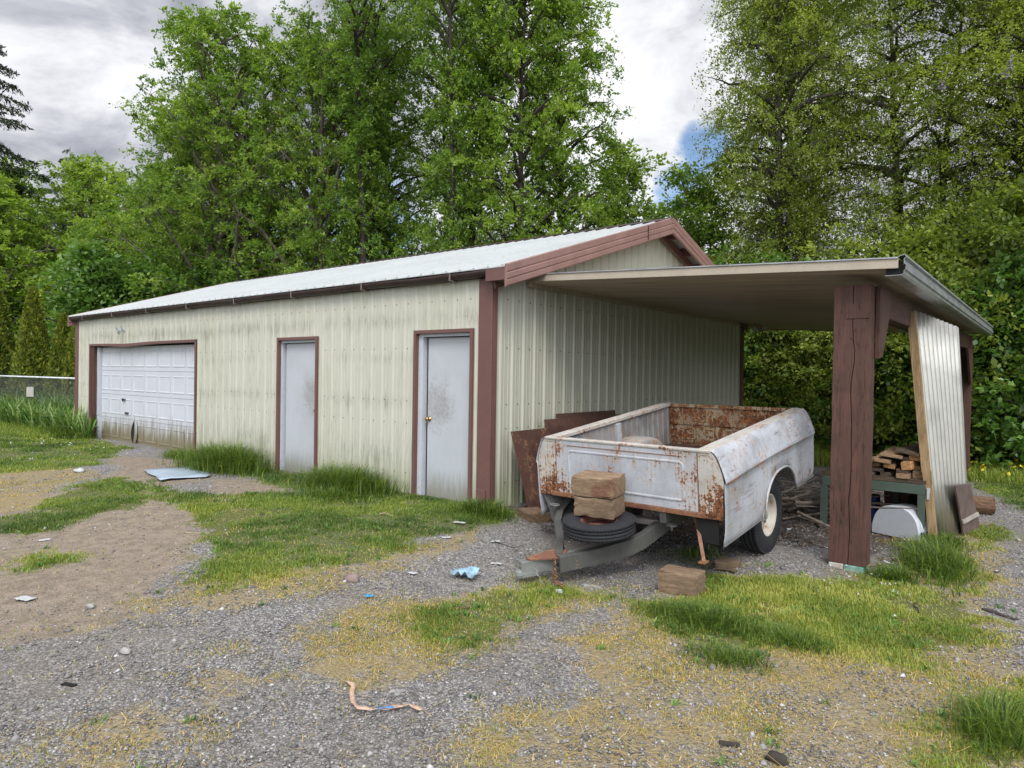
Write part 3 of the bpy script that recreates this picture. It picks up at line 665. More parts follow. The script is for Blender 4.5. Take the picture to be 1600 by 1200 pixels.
# posts
def post(x0, x1, y0, y1, zb, zt):
    o = empty('post', (0, 0, 0), parent=K)
    xm = x0+(x1-x0)*.535
    rr = random.Random(3)
    def half(a, b_):
        mb = MB(); N = 26; vs = []
        for i in range(N+1):
            z = zb+(zt-zb)*i/N
            off = .006*math.sin(i*.7)+.005*rr.uniform(-1, 1)+.012*math.exp(-((i-8)/1.2)**2)+.012*math.exp(-((i-19)/1.5)**2)
            aa = a+(off+.003 if a != x0 else .0025*rr.uniform(-1, 1)); bb = b_+(off-.003 if b_ != x1 else .0025*rr.uniform(-1, 1))
            vs += [(aa, y0+.002*rr.uniform(-1, 1), z), (bb, y0+.002*rr.uniform(-1, 1), z), (bb, y1, z), (aa, y1, z)]
        mb.add(vs, [(4*i+j, 4*i+(j+1) % 4, 4*i+4+(j+1) % 4, 4*i+4+j) for i in range(N) for j in range(4)]+[(3, 2, 1, 0), (4*N, 4*N+1, 4*N+2, 4*N+3)])
        return mb
    rr = random.Random(3); h1 = half(x0, xm); rr = random.Random(3); h2 = half(xm, x1)
    h1.build('timber', BROWN, o, bevel=.004); h2.build('timber', BROWN, o, bevel=.004)
    MB().box((x0+.012, y0+.02, zb), (x1-.012, y1-.01, zt)).build('core', BLACK, o)
    return o
p1 = post(3.668, 3.985, .72, .93, -.115, 2.50)
MB().box((3.668, .715, -.21), (3.80, .90, -.117)).build('footing', mat_rust('peeling_white_footing', (.42, .42, .38), .55), p1, bevel=.008)
MB().box((3.806, .70, -.215), (3.975, .90, -.117)).build('footing', mat_plain('green_stained_footing', (.05, .20, .15), .7, var=.5, scale=12, col2=(.20, .30, .25)), p1, bevel=.008)
MB().box((3.775, .7125, 2.19), (3.975, .722, 2.33)).build('patch_board', BROWN, p1, bevel=.003)
post(3.72, 4.02, 9.05, 9.27, -.2, 2.50)
MB().box((3.83, .935, 2.24), (4.0, 9.045, 2.502)).build('beam', BROWNB, K, bevel=.006)
MB().prism([(3.99, .90, 2.505), (3.99, 1.42, 2.505), (3.99, 1.38, 2.3), (3.99, 1.06, 1.84), (3.99, .90, 1.82)], (.04, 0, 0)).build('gusset', BROWN, K, bevel=.004)
MB().prism([(4.005, 9.1, 2.235), (4.005, 8.3, 2.235), (4.005, 8.9, 1.6), (4.005, 9.1, 1.6)], (.04, 0, 0)).build('gusset', BROWN, K, bevel=.004)

# ------------------------------------------------------------------ pickup bed trailer
pit = .119; yaw = -.019
T = empty('pickup_bed_trailer', (2.256, -.794, 1.0)); tag(T, 'rusty white trailer made from an old pickup bed, nose down on its tongue', 'trailer')
T.matrix_world = Matrix.Translation((2.256, -.794, 1.0)) @ Matrix.Rotation(yaw, 4, 'Z') @ Matrix.Rotation(pit, 4, 'X')
TL = 2.45; WI = .76; WR = .855; FL = -.50
# front panel (embossed tailgate style)
def emboss(x0, x1, z0, z1, y, pnl, d=.008):
    a, b_, c, e = pnl; r = .05; mb = MB()
    mb.box((x0, y, z0), (x1, y+.03, z1))
    def rr_(ins, yy):
        o = []
        for cx, cz, s in ((b_-r, e-r, 0), (a+r, e-r, 90), (a+r, c+r, 180), (b_-r, c+r, 270)):
            for k in range(5):
                t_ = R_(s+k*22.5); o.append((cx+(r-ins)*math.cos(t_), yy, cz+(r-ins)*math.sin(t_)))
        return o
    A = rr_(0, y-.0015); D_ = rr_(.006, y-d); E_ = rr_(.018, y-d); F_ = rr_(.026, y-.003); n = len(A)
    vs = A+D_+E_+F_
    mb.add(vs, [(k*n+i, k*n+(i+1) % n, (k+1)*n+(i+1) % n, (k+1)*n+i) for k in range(3) for i in range(n)]+[tuple(3*n+i for i in range(n))])
    return mb
emboss(-.735, .735, -.53, -.012, .0, (-.60, .62, -.46, -.10)).build('front_panel', PAINTM, T)
mb = MB().box((-.60, -.0045, -.064), (.60, -.0015, -.058)); mb.build('panel_crease', RUSTY, T)
MB().box((-.742, .004, -.555), (-.736, .03, -.01)).box((.736, .004, -.555), (.742, .03, -.01)).build('panel_seam', RUSTY, T)
MB().box((-.80, -.012, -.575), (.80, .05, -.532)).build('front_sill', RUSTY, T, bevel=.004)
MB().bar((-.86, .02, -.0), (.86, .02, -.0), .06, .022).build('front_rail', PAINTR, T, bevel=.006)
# side skin cross-section (x, z) from rail down, for +x side
def skin(side, name):
    sec = [(.835, .006), (.865, .004), (.895, -.015), (.925, -.06), (.952, -.13), (.975, -.20), (.988, -.245), (.987, -.258), (.976, -.266), (.974, -.33), (.974, -.50), (.970, -.66), (.958, -.745), (.948, -.80)]
    ys = [0]+[TL*i/48 for i in range(1, 49)]; ac = 1.34; ar = .46; az = -.82
    mb = MB(); vs = []
    def zbot(y):
        if y < .9: return -.80
        if y > 1.80: return -.74+(y-1.8)*.045
        return None
    def arch(y):
        u = (y-ac)/ar
        return az+.405*math.sqrt(max(0, 1-abs(u)**2.4)) if abs(u) < 1 else None
    for y in ys:
        e = arch(y); b0 = -.80 if y < 1.4 else -.735
        lim = e if (e is not None and e > b0) else b0
        rearf = max(0, (y-2.2)/.25); tap = .02*rearf*rearf
        for (x, z) in sec:
            zz = max(z, lim); bul = .022 if (e is not None and zz <= lim+.001 and lim > b0) else 0
            if z < lim: xx = .955+bul
            else: xx = x
            crease = .02*math.sin(max(0, min(1, (y-.1)/2.3))*math.pi) if z < -.2 and z > -.3 else 0
            vs.append((side*(xx-tap), y, zz+crease))
    n = len(sec)
    fs = [(i*n+j, (i+1)*n+j, (i+1)*n+j+1, i*n+j+1) for i in range(len(ys)-1) for j in range(n-1)]
    # rear rounded return
    base = len(vs)
    last = vs[-n:]
    vs += [(x-side*.05, TL+.035, z) for x, y, z in last]+[(x-side*.13, TL+.04, z) for x, y, z in last]
    for r0, r1 in ((base-n, base), (base, base+n)): fs += [(r0+j, r1+j, r1+j+1, r0+j+1) for j in range(n-1)]
    mb.add(vs, fs); o = mb.build(name, PAINT, T, smooth=True)
    m = o.modifiers.new('s', 'SOLIDIFY'); m.thickness = .004; m.offset = 0
    # arch lip
    lip = []
    for k in range(25):
        y = ac-ar+2*ar*k/24; e = arch(y) or az
        lip.append((side*.982, y, max(e, -.80 if y < 1.4 else -.735)+.004))
    MB().tube(lip, .012, 6).build('arch_lip', PAINT, T, smooth=True)
    MB().bar((side*.955, .01, -.785), (side*.955, .88, -.785), .012, .03).build('rocker_moulding', ALU, T)
    MB().bar((side*.955, 1.83, -.72), (side*.955, 2.42, -.72), .012, .03).build('rocker_moulding', ALU, T)
    return o
skin(1, 'side_panel'); skin(-1, 'side_panel')
# front corner caps (rust speckled)
for s in (1, -1):
    pl = [(.745, -.002), (.84, -.002), (.87, -.01), (.90, -.05), (.93, -.12), (.955, -.20), (.965, -.27), (.955, -.40), (.952, -.575), (.745, -.575)]
    MB().prism([(s*x, .004, z) for x, z in pl], (0, .02, 0)).build('corner_cap', PAINTR, T)
    for (y0_, y1_, z_) in ((.02, .30, -.262), (.62, .88, -.245), (1.35, 1.62, -.242), (2.0, 2.1, -.25)): MB().bar((s*.990, y0_, z_), (s*.990, y1_, z_+.002), .004, .012).build('crease_rust', RUSTY, T)
# inner walls: ribbed
for s in (1, -1):
    mb = MB(); prof = []; y = .03
    while y < TL-.02: prof += [(y, 0), (y+.085, 0), (y+.09, .012), (y+.115, .012), (y+.12, 0)]; y += .125
    prof = [(min(a, TL-.01), b_) for a, b_ in prof]; n = len(prof)
    mb.add([(s*(WI-h), y, FL) for y, h in prof]+[(s*(WI-h), y, -.04) for y, h in prof], [(i, i+1, n+i+1, n+i) for i in range(n-1)])
    mb.build('inner_wall', PAINTI, T)
    MB().box((min(s*WI, s*.862), .0, -.04), (max(s*WI, s*.862), TL, .009)).build('bed_rail', PAINTR, T, bevel=.008)
    MB().box((min(s*(WI-.03), s*(WI+.0)), .0, -.026), (max(s*(WI-.03), s*WI), TL, .0095)).build('rail_lip', PAINTR, T, bevel=.004)
    MB().box((min(s*(WI-.055), s*(WI-.001)), 1.12, -.35), (max(s*(WI-.055), s*(WI-.001)), 1.2, -.04)).build('stake_pocket', PAINT, T, bevel=.006)
    # wheel box
    mb = MB(); N = 16; yc = 1.36; vs = []
    ring = []
    for k in range(N+1):
        a_ = math.pi*k/N; ring.append((yc-.45*math.cos(a_), FL+.27*math.sin(a_)**.75 if 0 < k < N else FL))
    cols = [(WI-.002, 1.0), (WI-.20, 1.0), (WI-.245, .96), (WI-.265, .85), (WI-.27, 0.02)]
    for (x, sc_) in cols: vs += [(s*x, yc+(y-yc)*(sc_*.15+.85 if sc_ > .5 else .9), FL+(z-FL)*sc_) for y, z in ring]
    mb.add(vs, [(c*(N+1)+k, c*(N+1)+k+1, (c+1)*(N+1)+k+1, (c+1)*(N+1)+k) for c in range(len(cols)-1) for k in range(N)])
    mb.build('wheel_box', mat_rust('wheel_box_paint', (.30, .28, .26), .52, dirt=.8, scale=1.3, scratch=.6) if s == 1 else bpy.data.materials['wheel_box_paint'], T, smooth=True)
mb = MB()
for i in range(12):
    x0 = -WI+2*WI*i/12; mb.box((x0+.004, .03, FL-.03), (x0+2*WI/12-.004, TL-.01, FL+.001*(i % 3)))
mb.build('bed_floor', PLANKM, T)
# rear gate seen from inside
mb = MB().box((-WI, TL-.02, FL), (WI, TL+.02, -.004)).box((-WI+.01, TL-.035, -.245), (WI-.01, TL-.021, -.215)).box((-WI+.01, TL-.03, FL+.03), (WI-.01, TL-.021, FL+.06)).box((-WI, TL-.04, -.03), (WI, TL-.021, .008))
RG = mb.build('rear_gate', RUSTIN, T)
LETM = mat_rust('letter_paint', (.27, .22, .14), .62, scale=2)
def stroke(cx, segs, w_=.10, h_=.13, t_=.018):
    mb = MB()
    for (a, b_, c, d) in segs:   # mirrored letters pressed into the gate
        x0 = cx-(a-.5)*w_; x1 = cx-(c-.5)*w_; z0 = -.42+b_*h_; z1 = -.42+d*h_
        mb.box((min(x0, x1)-t_/2, TL-.030, min(z0, z1)-t_/2), (max(x0, x1)+t_/2, TL-.0212, max(z0, z1)+t_/2))
    mb.build('pressed_letter', LETM, RG)
Ds = [(0, 0, 0, 1), (0, 1, .75, 1), (0, 0, .75, 0), (1, .15, 1, .85)]; Os = [(0, .1, 0, .9), (1, .1, 1, .9), (.12, 1, .88, 1), (.12, 0, .88, 0)]
Gs = [(0, .1, 0, .9), (.12, 1, 1, 1), (.12, 0, 1, 0), (1, 0, 1, .45), (.6, .45, 1, .45)]; Es = [(0, 0, 0, 1), (0, 1, 1, 1), (0, 0, 1, 0), (0, .5, .8, .5)]
for cx, sg in ((.47, Ds), (.235, Os), (0., Ds), (-.235, Gs), (-.47, Es)): stroke(cx, sg)
# frame, axle
MB().bar((-.40, .0, -.62), (-.40, TL, -.62), .06, .11).bar((.40, .0, -.62), (.40, TL, -.62), .06, .11).bar((-.78, .12, -.585), (.78, .12, -.585), .06, .05).bar((-.78, 2.2, -.585), (.78, 2.2, -.585), .06, .05).build('chassis', STEELG, T)
wz = -.805; wy = 1.345-.02
wheelw = Matrix.Translation((0, wy-.26, wz+.0))
WY_ = 1.30; WZ_ = -.885
MB().tube([(-.72, WY_, WZ_), (.72, WY_, WZ_)], .04, 12).build('axle', STEELG, T, smooth=True)
def tyre(mb_, R, r, wd, M, n=72, tread=True):
    prof = [(-wd*.36, r), (-wd*.44, r+.012), (-wd*.5, r+(R-r)*.45), (-wd*.485, R-.04), (-wd*.42, R-.014), (-wd*.40, R-.004), (-wd*.27, R), (-wd*.26, R-.007), (-wd*.20, R-.007), (-wd*.19, R), (-wd*.05, R), (-wd*.04, R-.008), (wd*.04, R-.008), (wd*.05, R), (wd*.19, R), (wd*.20, R-.007), (wd*.26, R-.007), (wd*.27, R), (wd*.40, R-.004), (wd*.42, R-.014), (wd*.485, R-.04), (wd*.5, r+(R-r)*.45), (wd*.44, r+.012), (wd*.36, r)]
    mb_.lathe(prof, n, M)
    if tread:
        for k in range(n):
            for s in (-1, 1):
                t_ = 2*math.pi*(k+(.5 if s > 0 else 0))/n; Mk = M @ Matrix.Rotation(t_, 4, 'X')
                mb_.box((s*wd*.30-.014, -.006, R-.012), (s*wd*.42+.004 if s > 0 else s*wd*.42+.03, .006, R+.002), Mk)
for s in (1, -1):
    Wh = empty('wheel', (s*.78, WY_, WZ_), parent=T)
    I = Matrix.Identity(4); mb = MB(); tyre(mb, .375, .20, .205, I); mb.build('tyre', RUB, Wh, smooth=True)
    prof = [(s*.085, .212), (s*.090, .20), (s*.07, .19), (s*.035, .175), (s*.005, .172), (s*.003, .15), (s*.006, .13), (s*.03, .10), (s*.028, .07), (s*.05, .062), (s*.062, .045), (s*.064, 0)]
    mb = MB().lathe(prof, 40, I); mb.lathe([(s*.085, .212), (-s*.085, .212)], 40, I)
    mb.build('rim', RIM, Wh, smooth=True)
    mb = MB()
    for k in range(8):
        a_ = 2*math.pi*k/8; mb.lathe([(0, .021), (s*.002, 0)], 10, Matrix.Translation((s*.005, .152*math.cos(a_), .152*math.sin(a_))))
    mb.build('vent_hole', BLACK, Wh)
    mb = MB()
    for k in range(5):
        a_ = 2*math.pi*k/5; mb.lathe([(s*.02, .011), (s*.045, .011), (s*.045, 0)], 6, Matrix.Translation((0, .083*math.cos(a_), .083*math.sin(a_))))
    mb.build('lug_nut', GALV, Wh)
# dark wheel well liner on inside
for s in (1, -1): MB().box((min(s*.60, s*.595), .75, -.60), (max(s*.60, s*.595), 1.9, -.50)).build('inner_fender', STEELG, T)
# tongue
def channel(mb_, pts, up0, h=.13, fl=.055, th=.012, flip=1):
    """C channel along a polyline of top-edge points"""
    pts = [Vector(p) for p in pts]
    n = len(pts); vs = []
    for i, p in enumerate(pts):
        d = (pts[min(i+1, n-1)]-pts[max(i-1, 0)]).normalized(); r = d.cross(Vector((0, 0, 1))).normalized()*flip; u = Vector((0, 0, 1))
        for (a, b_) in ((0, 0), (fl, 0), (fl, -th), (th, -th), (th, -h+th), (fl, -h+th), (fl, -h), (0, -h)): vs.append(p-r*a+u*b_)
    mb_.add(vs, [(i*8+j, i*8+(j+1) % 8, i*8+8+(j+1) % 8, i*8+8+j) for i in range(n-1) for j in range(8)]+[tuple(range(8)), tuple((n-1)*8+j for j in range(7, -1, -1))])
TG = empty('tongue', (0, 0, 0), parent=T)
mb = MB(); channel(mb, [(-.157, -.80, -.84), (.02, -.45, -.84), (.17, -.15, -.825), (.235, -.03, -.79), (.33, .20, -.69), (.40, .36, -.63), (.44, .6, -.61)], 1, h=.14, fl=.07); mb.build('side_channel', STEELG, TG, bevel=.004)
mb = MB(); channel(mb, [(-.25, -.74, -.84), (-.48, -.40, -.83), (-.73, -.10, -.79), (-.80, .06, -.73), (-.78, .25, -.62)], 1, h=.12, fl=.07, flip=-1); mb.build('side_channel', STEELG, TG, bevel=.004)
MB().bar((-.22, -.74, -.90), (.0, -.05, -.86), .10, .05).bar((-.6, .14, -.74), (.28, .18, -.74), .07, .05).build('centre_brace', mat_rust('rusty_light_steel', (.26, .24, .21), .2, dirt=.5), TG)
MB().prism([(-.42, -.93, -.86), (-.36, -.95, -.86), (-.14, -.76, -.86), (-.22, -.60, -.86), (-.34, -.64, -.86)], (0, 0, .012)).build('top_plate', RUSTY, TG)
mb = MB(); M = Matrix.Translation((-.34, -.83, -.92)) @ Matrix.Rotation(R_(-32), 4, 'Z'); mb.box((-.045, -.19, -.06), (.045, .14, .055), M); mb.build('coupler_box', GALV, TG, bevel=.006)
Mc = Matrix.Translation((-.435, -1.005, -.975)) @ Matrix.Rotation(R_(-32), 4, 'Z')
mb = MB(); mb.lathe([(-.028, .0), (-.028, .036), (.0, .043), (.028, .036), (.042, .018), (.045, 0)], 18, Mc @ Matrix.Rotation(R_(-90), 4, 'Y')); mb.box((-.036, .0, -.028), (.036, .16, .012), Mc); mb.build('ball_socket', GALV, TG, smooth=False, bevel=.004)
mb = MB(); mb.lathe([(0, 0.02), (.0, .021), (.05, .021), (.052, .03), (.068, .03), (.070, .018), (.04, .014)], 16, Mc @ Matrix.Translation((0, .03, .012)) @ Matrix.Rotation(R_(-90), 4, 'Y')); mb.build('latch_cup', GALV, TG, smooth=True)
for (x, y, z) in ((.40, .16, -.76), (-.80, .02, -.70)):
    mb = MB(); pts = [(x+.05*math.cos(a), y+.03*math.sin(a), z+.02) for a in np.linspace(0, 2*math.pi, 13)]; mb.tube(pts, .009, 6); mb.tube([(x, y, z-.03), (x, y, z+.02)], .012, 6); mb.build('lashing_ring', GALV, TG, smooth=True)
random.seed(4)
for (x, y) in ((-.20, -.82), (-.165, -.86)):
    pts = [(x+.015*math.sin(k*1.3), y+.012*math.cos(k*1.7), -.86-.012*k) for k in range(14)]+[(x+.03*k, y-.02-.01*k, -1.03) for k in range(1, 5)]
    MB().tube(pts, .006, 5).build('safety_chain', RUSTY, TG, smooth=True)
pts = [(-.33+.02*k, -.93-.01*k+.015*math.sin(k*2), -.93-.012*k) for k in range(9)]; MB().tube(pts, .004, 5).build('wire', GALV, TG)
# stabiliser strut below the corner
MB().bar((.66, .10, -.56), (.80, -.06, -.93), .03, .012).box((.765, -.10, -.94), (.83, -.02, -.93)).build('drop_strut', RUSTY, T)
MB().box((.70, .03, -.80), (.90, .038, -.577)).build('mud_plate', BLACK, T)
# left lower guard
mb = MB(); vs = []
for k in range(9):
    a_ = k/8*math.pi*.55; vs += [(-.95+.10*math.sin(a_*.9), .02, -.57-.30*k/8), (-.80+.12*math.sin(a_), .5, -.57-.30*k/8)]
mb.add(vs, [(2*i, 2*i+1, 2*i+3, 2*i+2) for i in range(8)]); o = mb.build('mud_guard', STEELG, T, smooth=True); sm = o.modifiers.new('s', 'SOLIDIFY'); sm.thickness = .006
TM = T.matrix_world.copy()

# spare tyre and blocks on the tongue (own things, lying at the trailer's tilt)
def on_trailer(name, loc, rz, label, cat, group=None):
    o = empty(name); o.matrix_world = TM @ Matrix.Translation(loc) @ Matrix.Rotation(rz, 4, 'Z'); tag(o, label, cat, group); return o
sp = on_trailer('spare_wheel', (-.04, -.345, -.665), 0, 'small black spare tyre lying flat on the trailer tongue', 'spare wheel')
Mx = Matrix.Rotation(R_(-90), 4, 'Y')
mb = MB(); tyre(mb, .315, .165, .135, Mx, 64, True); mb.build('tyre', RUB, sp, smooth=True)
MB().lathe([(.05, .168), (.045, .15), (.0, .14), (-.01, .12), (.01, .09), (.015, 0)], 32, Mx).build('rim', mat_rust('dull_red_rim', (.16, .07, .055), .4, scale=2), sp, smooth=True)
def worn_box(dims, seed, n=7, amp=.004, chip=.010):
    """box of small faces with uneven sides, rounded and chipped edges"""
    rr = random.Random(seed); dx, dy, dz = dims; idx = {}; mb = MB()
    def vid(i, j, k):
        if (i, j, k) in idx: return idx[i, j, k]
        p = [(i/n-.5)*dx, (j/n-.5)*dy, (k/n)*dz]; e = sum(c in (0, n) for c in (i, j, k))
        for q in range(3): p[q] += amp*rr.uniform(-1, 1)
        if e >= 2:
            c = chip*(rr.random()**4)+.0025
            for q, (cc, mid) in enumerate(((i, 0), (j, 0), (k, dz/2))):
                if cc in (0, n): p[q] += c*(1 if p[q] < mid else -1)
        mb.v.append(tuple(p)); idx[i, j, k] = len(mb.v)-1; return idx[i, j, k]
    for a in range(n):
        for b_ in range(n):
            for f in (0, n):
                for q in ((lambda u, v: (u, v, f)), (lambda u, v: (u, f, v)), (lambda u, v: (f, u, v))): mb.f.append((vid(*q(a, b_)), vid(*q(a+1, b_)), vid(*q(a+1, b_+1)), vid(*q(a, b_+1))))
    return mb
def block(name, M, dims, mat, label, group=None, bev=0, jit=.004):
    o = worn_box(dims, int(sum(dims)*1e4), amp=jit*.16).build(name, mat, None)
    bm_ = __import__('bmesh').new(); bm_.from_mesh(o.data); __import__('bmesh').ops.recalc_face_normals(bm_, faces=bm_.faces); bm_.to_mesh(o.data); bm_.free()
    o.matrix_world = M; return tag(o, label, 'wood block', group)
bM = TM @ Matrix.Translation((-.085, -.262, -.592))
block('timber_block', bM @ Matrix.Rotation(R_(9), 4, 'Z'), (.385, .27, .178), BLK, 'rough timber block resting directly on the spare tyre')
block('timber_block', bM @ Matrix.Translation((.0, .0, .181)) @ Matrix.Rotation(R_(5), 4, 'Z'), (.41, .275, .178), BLKT, 'reddish stained timber block, topmost of the pair on the spare tyre')
def gp(x, y): return float(gz(x, y))
block('timber_block', Matrix.Translation((.62, .10, -.10)) @ Matrix.Rotation(R_(-25), 4, 'Z'), (.34, .28, .15), BLKD, 'dark timber block on the ground beside the rusty sheet at the gable wall')
block('timber_block', Matrix.Translation((2.92, -.885, -.185)) @ Matrix.Rotation(R_(4), 4, 'Z'), (.335, .24, .185), BLK, 'thick cracked timber block on gravel in front of the trailer', bev=.012, jit=.008)
block('timber_block', Matrix.Translation((2.985, -.05, -.155)) @ Matrix.Rotation(R_(8), 4, 'Z'), (.19, .17, .085), BLK, 'small flat offcut of timber behind the thick cracked block')
block('timber_block', Matrix.Translation((1.02, .55, -.17)) @ Matrix.Rotation(R_(20), 4, 'Z'), (.3, .12, .14), BLKD, 'rusty brown chock on the ground under the trailer corner')

# ------------------------------------------------------------------ leaning sheets by gable wall
def sheet(name, corners, th, mat, label, cat, nrm):
    mb = MB().prism(corners, Vector(nrm)*th); o = mb.build(name, mat); return tag(o, label, cat)
sheet('steel_sheet', [(.43, .28, -.12), (.47, 1.25, -.14), (.23, 1.28, .95), (.19, .16, .93)], .012, RUSTD, 'rusty steel sheet leaning on the gable wall left of the trailer', 'metal sheet', (.98, 0, .2))
sheet('plank_panel', [(.40, .9, -.12), (.42, 2.9, -.14), (.14, 2.95, 1.05), (.12, .93, 1.04)], .03, mat_wood('dark_red_planks', (.13, .07, .05), (.075, .042, .034), 2, .8), 'dark reddish plank panel leaning on the gable wall behind the trailer', 'panel', (.98, 0, .2))
sheet('plank_panel', [(.32, 1.3, -.12), (.33, 2.7, -.14), (.095, 2.75, 1.11), (.085, 1.25, 1.105)], .02, mat_wood('dark_red_planks_b', (.115, .065, .05), (.07, .04, .03), 2, .8), 'thin dark board standing behind the reddish plank panel, tight to the wall', 'panel', (.98, 0, .2))

# ------------------------------------------------------------------ corrugated panel, board, log, bench
G_ = empty('corrugated_panel', (4.2, 2.7, -.15)); G_.location = (0, 0, 0); tag(G_, 'tall galvanised corrugated panel leaning on the carport beam with raw timber edge', 'metal panel')
mb = MB(); A0 = Vector((4.305, 2.67, -.17)); A1 = Vector((4.52, 3.65, -.19)); T0 = Vector((4.02, 2.74, 2.44)); T1 = Vector((4.36, 3.72, 2.29))
nW = 10*12; vs = []
for i in range(nW+1):
    f = i/nW; h = .016*math.sin(2*math.pi*10*f)
    for g in (0, .25, .5, .75, 1.):
        p = (A0.lerp(A1, f)).lerp(T0.lerp(T1, f), g); bow = .01*math.sin(math.pi*g); vs.append((p.x+h+bow, p.y, p.z))
mb.add(vs, [(i*5+j, i*5+5+j, i*5+6+j, i*5+j+1) for i in range(nW) for j in range(4)])
o = mb.build('sheet_metal', CORR, G_, smooth=True); sm = o.modifiers.new('s', 'SOLIDIFY'); sm.thickness = .003
mb = MB().bar((4.285, 2.63, -.17), (4.20, 2.655, .62), .038, .088, up=(1, .0, 0)).bar((4.195, 2.655, .60), (4.0, 2.73, 2.42), .04, .09, up=(1, 0, 0)); mb.build('timber_edge', LUMV, G_, bevel=.004)
sheet('fibre_board', [(4.49, 3.30, -.19), (4.60, 3.92, -.18), (4.51, 3.62, .39), (4.43, 2.95, .43)], .018, BRD, 'brown board with a pale stripe leaning against the corrugated panel', 'board', (.97, -.15, .2))
bo = bpy.data.objects['fibre_board']
mb = MB().prism([(4.496, 3.20, -.03), (4.595, 3.83, -.01), (4.583, 3.79, .04), (4.487, 3.17, .02)], (.016, -.003, .003)); o = mb.build('pale_stripe', mat_plain('pale_stripe', (.35, .31, .27), .8), bo)
Lg = MB(); pts = [(4.20, 4.95, -.06), (4.45, 5.03, -.06), (4.66, 5.10, -.055)]; Lg.tube(pts, [.12, .125, .115], 16)
lo = Lg.build('log', mat_wood('log_bark', (.17, .10, .06), (.07, .045, .03), 0, .95), None, smooth=False, jit=.008); tag(lo, 'short rotting log on the grass beyond the leaning brown board', 'log')
MB().lathe([(0, .105), (.006, .09), (.006, 0)], 18, Matrix.Translation((4.668, 5.102, -.055)) @ Matrix.Rotation(R_(16), 4, 'Z')).build('cut_end', mat_plain('cut_wood', (.36, .26, .16), .8, var=.3, scale=14), lo)
W_ = empty('workbench', (3.6, 2.7, -.18)); W_.location = (0, 0, 0); tag(W_, 'low green painted workbench under the carport loaded with lumber', 'workbench')
MB().box((3.10, 2.63, .455), (4.205, 3.60, .505)).build('bench_top', mat_wood('dark_bench_top', (.10, .075, .05), (.05, .035, .025), 0), W_, bevel=.004)
MB().box((3.11, 2.615, .345), (4.20, 2.655, .453)).box((4.165, 2.657, .345), (4.205, 3.58, .453)).build('apron', BENCHG, W_, bevel=.003)
for (x, y) in ((4.15, 2.62), (3.12, 2.62), (4.12, 3.5), (3.75, 3.5)):
    MB().box((x-.03, y, -.18), (x+.045, y+.06, .344)).build('leg', BENCHG, W_, bevel=.003)
# lumber
random.seed(21); LN = 0
lum = [(3.62, .507, .14, .04, 0, 2), (3.80, .507, .11, .045, 1, 2), (3.99, .507, .13, .06, 0, 0), (4.13, .507, .12, .09, 0, 0), (3.55, .55, .13, .04, 6, 1), (3.72, .555, .12, .04, -8, 2), (3.98, .57, .12, .035, 3, 2),
       (3.66, .60, .15, .045, 14, 0), (3.84, .605, .12, .06, -4, 1), (4.03, .61, .10, .09, 5, 1), (3.60, .65, .14, .04, 12, 0), (3.78, .67, .17, .045, -5, 0), (3.96, .70, .13, .05, 4, 2), (4.09, .71, .12, .07, 7, 1), (3.87, .74, .22, .03, -3, 0), (4.08, .60, .12, .04, 9, 0), (4.02, .785, .24, .035, 4, 2)]
lumn = ['dark plank end near the bottom left of the lumber pile', 'dark second board along the bottom of the lumber pile', 'square grey board end at the bottom of the lumber pile', 'thick board end at the bottom right corner of the lumber pile', 'light orange board end low on the left of the lumber pile', 'dark slanting board low in the lumber pile', 'thin dark slat low in the middle of the lumber pile', 'grey board poking out furthest left of the lumber pile', 'orange sawn board end in the middle of the lumber pile', 'bright orange board end at the right of the lumber pile', 'grey board slanting on the left side of the lumber pile', 'wide grey board across the middle of the lumber pile', 'dark board right of the middle of the lumber pile', 'thick orange board end high on the right of the lumber pile', 'wide thin board near the top of the lumber pile', 'narrow board low at the right of the lumber pile', 'dark wide board topmost on the lumber pile']
for i, (x, z, wd, h, rot, mi) in enumerate(lum):
    yy = 2.66+random.uniform(-.10, .12); ln = random.uniform(.8, 1.15)
    o = MB().box((-wd/2, 0, 0), (wd/2, ln, h)).build('lumber_board', LUM[mi], None, bevel=.003, jit=.002)
    o.matrix_world = Matrix.Translation((x-.02, yy, z)) @ Matrix.Rotation(R_(-rot), 4, 'Z') @ Matrix.Rotation(R_(random.uniform(-9, 9) if i > 3 else 0), 4, 'Y') @ Matrix.Rotation(R_(random.uniform(0, 2) if i > 3 else 0), 4, 'X')
    tag(o, lumn[i], 'board', 'boards piled on the workbench')
# white dome cover (half round front with fluted body)
D_ = empty('dome_cover', (3.9, 2.62, -.17), (0, 0, R_(-21))); tag(D_, 'white half round fluted plastic cover lying under the green workbench', 'plastic cover')
def arc(w2, h, n=24, p=2.6): return [(-w2*math.copysign(abs(math.cos(math.pi*k/n))**(2/p), math.cos(math.pi*k/n)), h*abs(math.sin(math.pi*k/n))**(2/p)) for k in range(n+1)]
a0 = arc(.27, .34); mb = MB(); mb.add([(x, 0, z) for x, z in a0], [tuple(range(len(a0)-1, -1, -1))]); mb.build('front_face', WHITE, D_)
mb = MB(); vs = []; rows = []
for j in range(17):
    y = .0+j*.022; sc_ = 1.0+(.035 if j % 4 in (1, 2) else 0)-(.0 if j < 14 else (j-13)*.03); rows.append([(x*sc_, y, z*sc_) for x, z in a0])
for r in rows: vs += r
n = len(a0); mb.add(vs, [(j*n+k, j*n+k+1, (j+1)*n+k+1, (j+1)*n+k) for j in range(16) for k in range(n-1)]); mb.build('fluted_body', WHITE, D_, smooth=True)
mb = MB()
for k in range(5): mb.box((.279, .03+.05*k, .03+.0*k), (.284, .05+.05*k, .10))
mb.build('vent_slot', BLACK, D_)
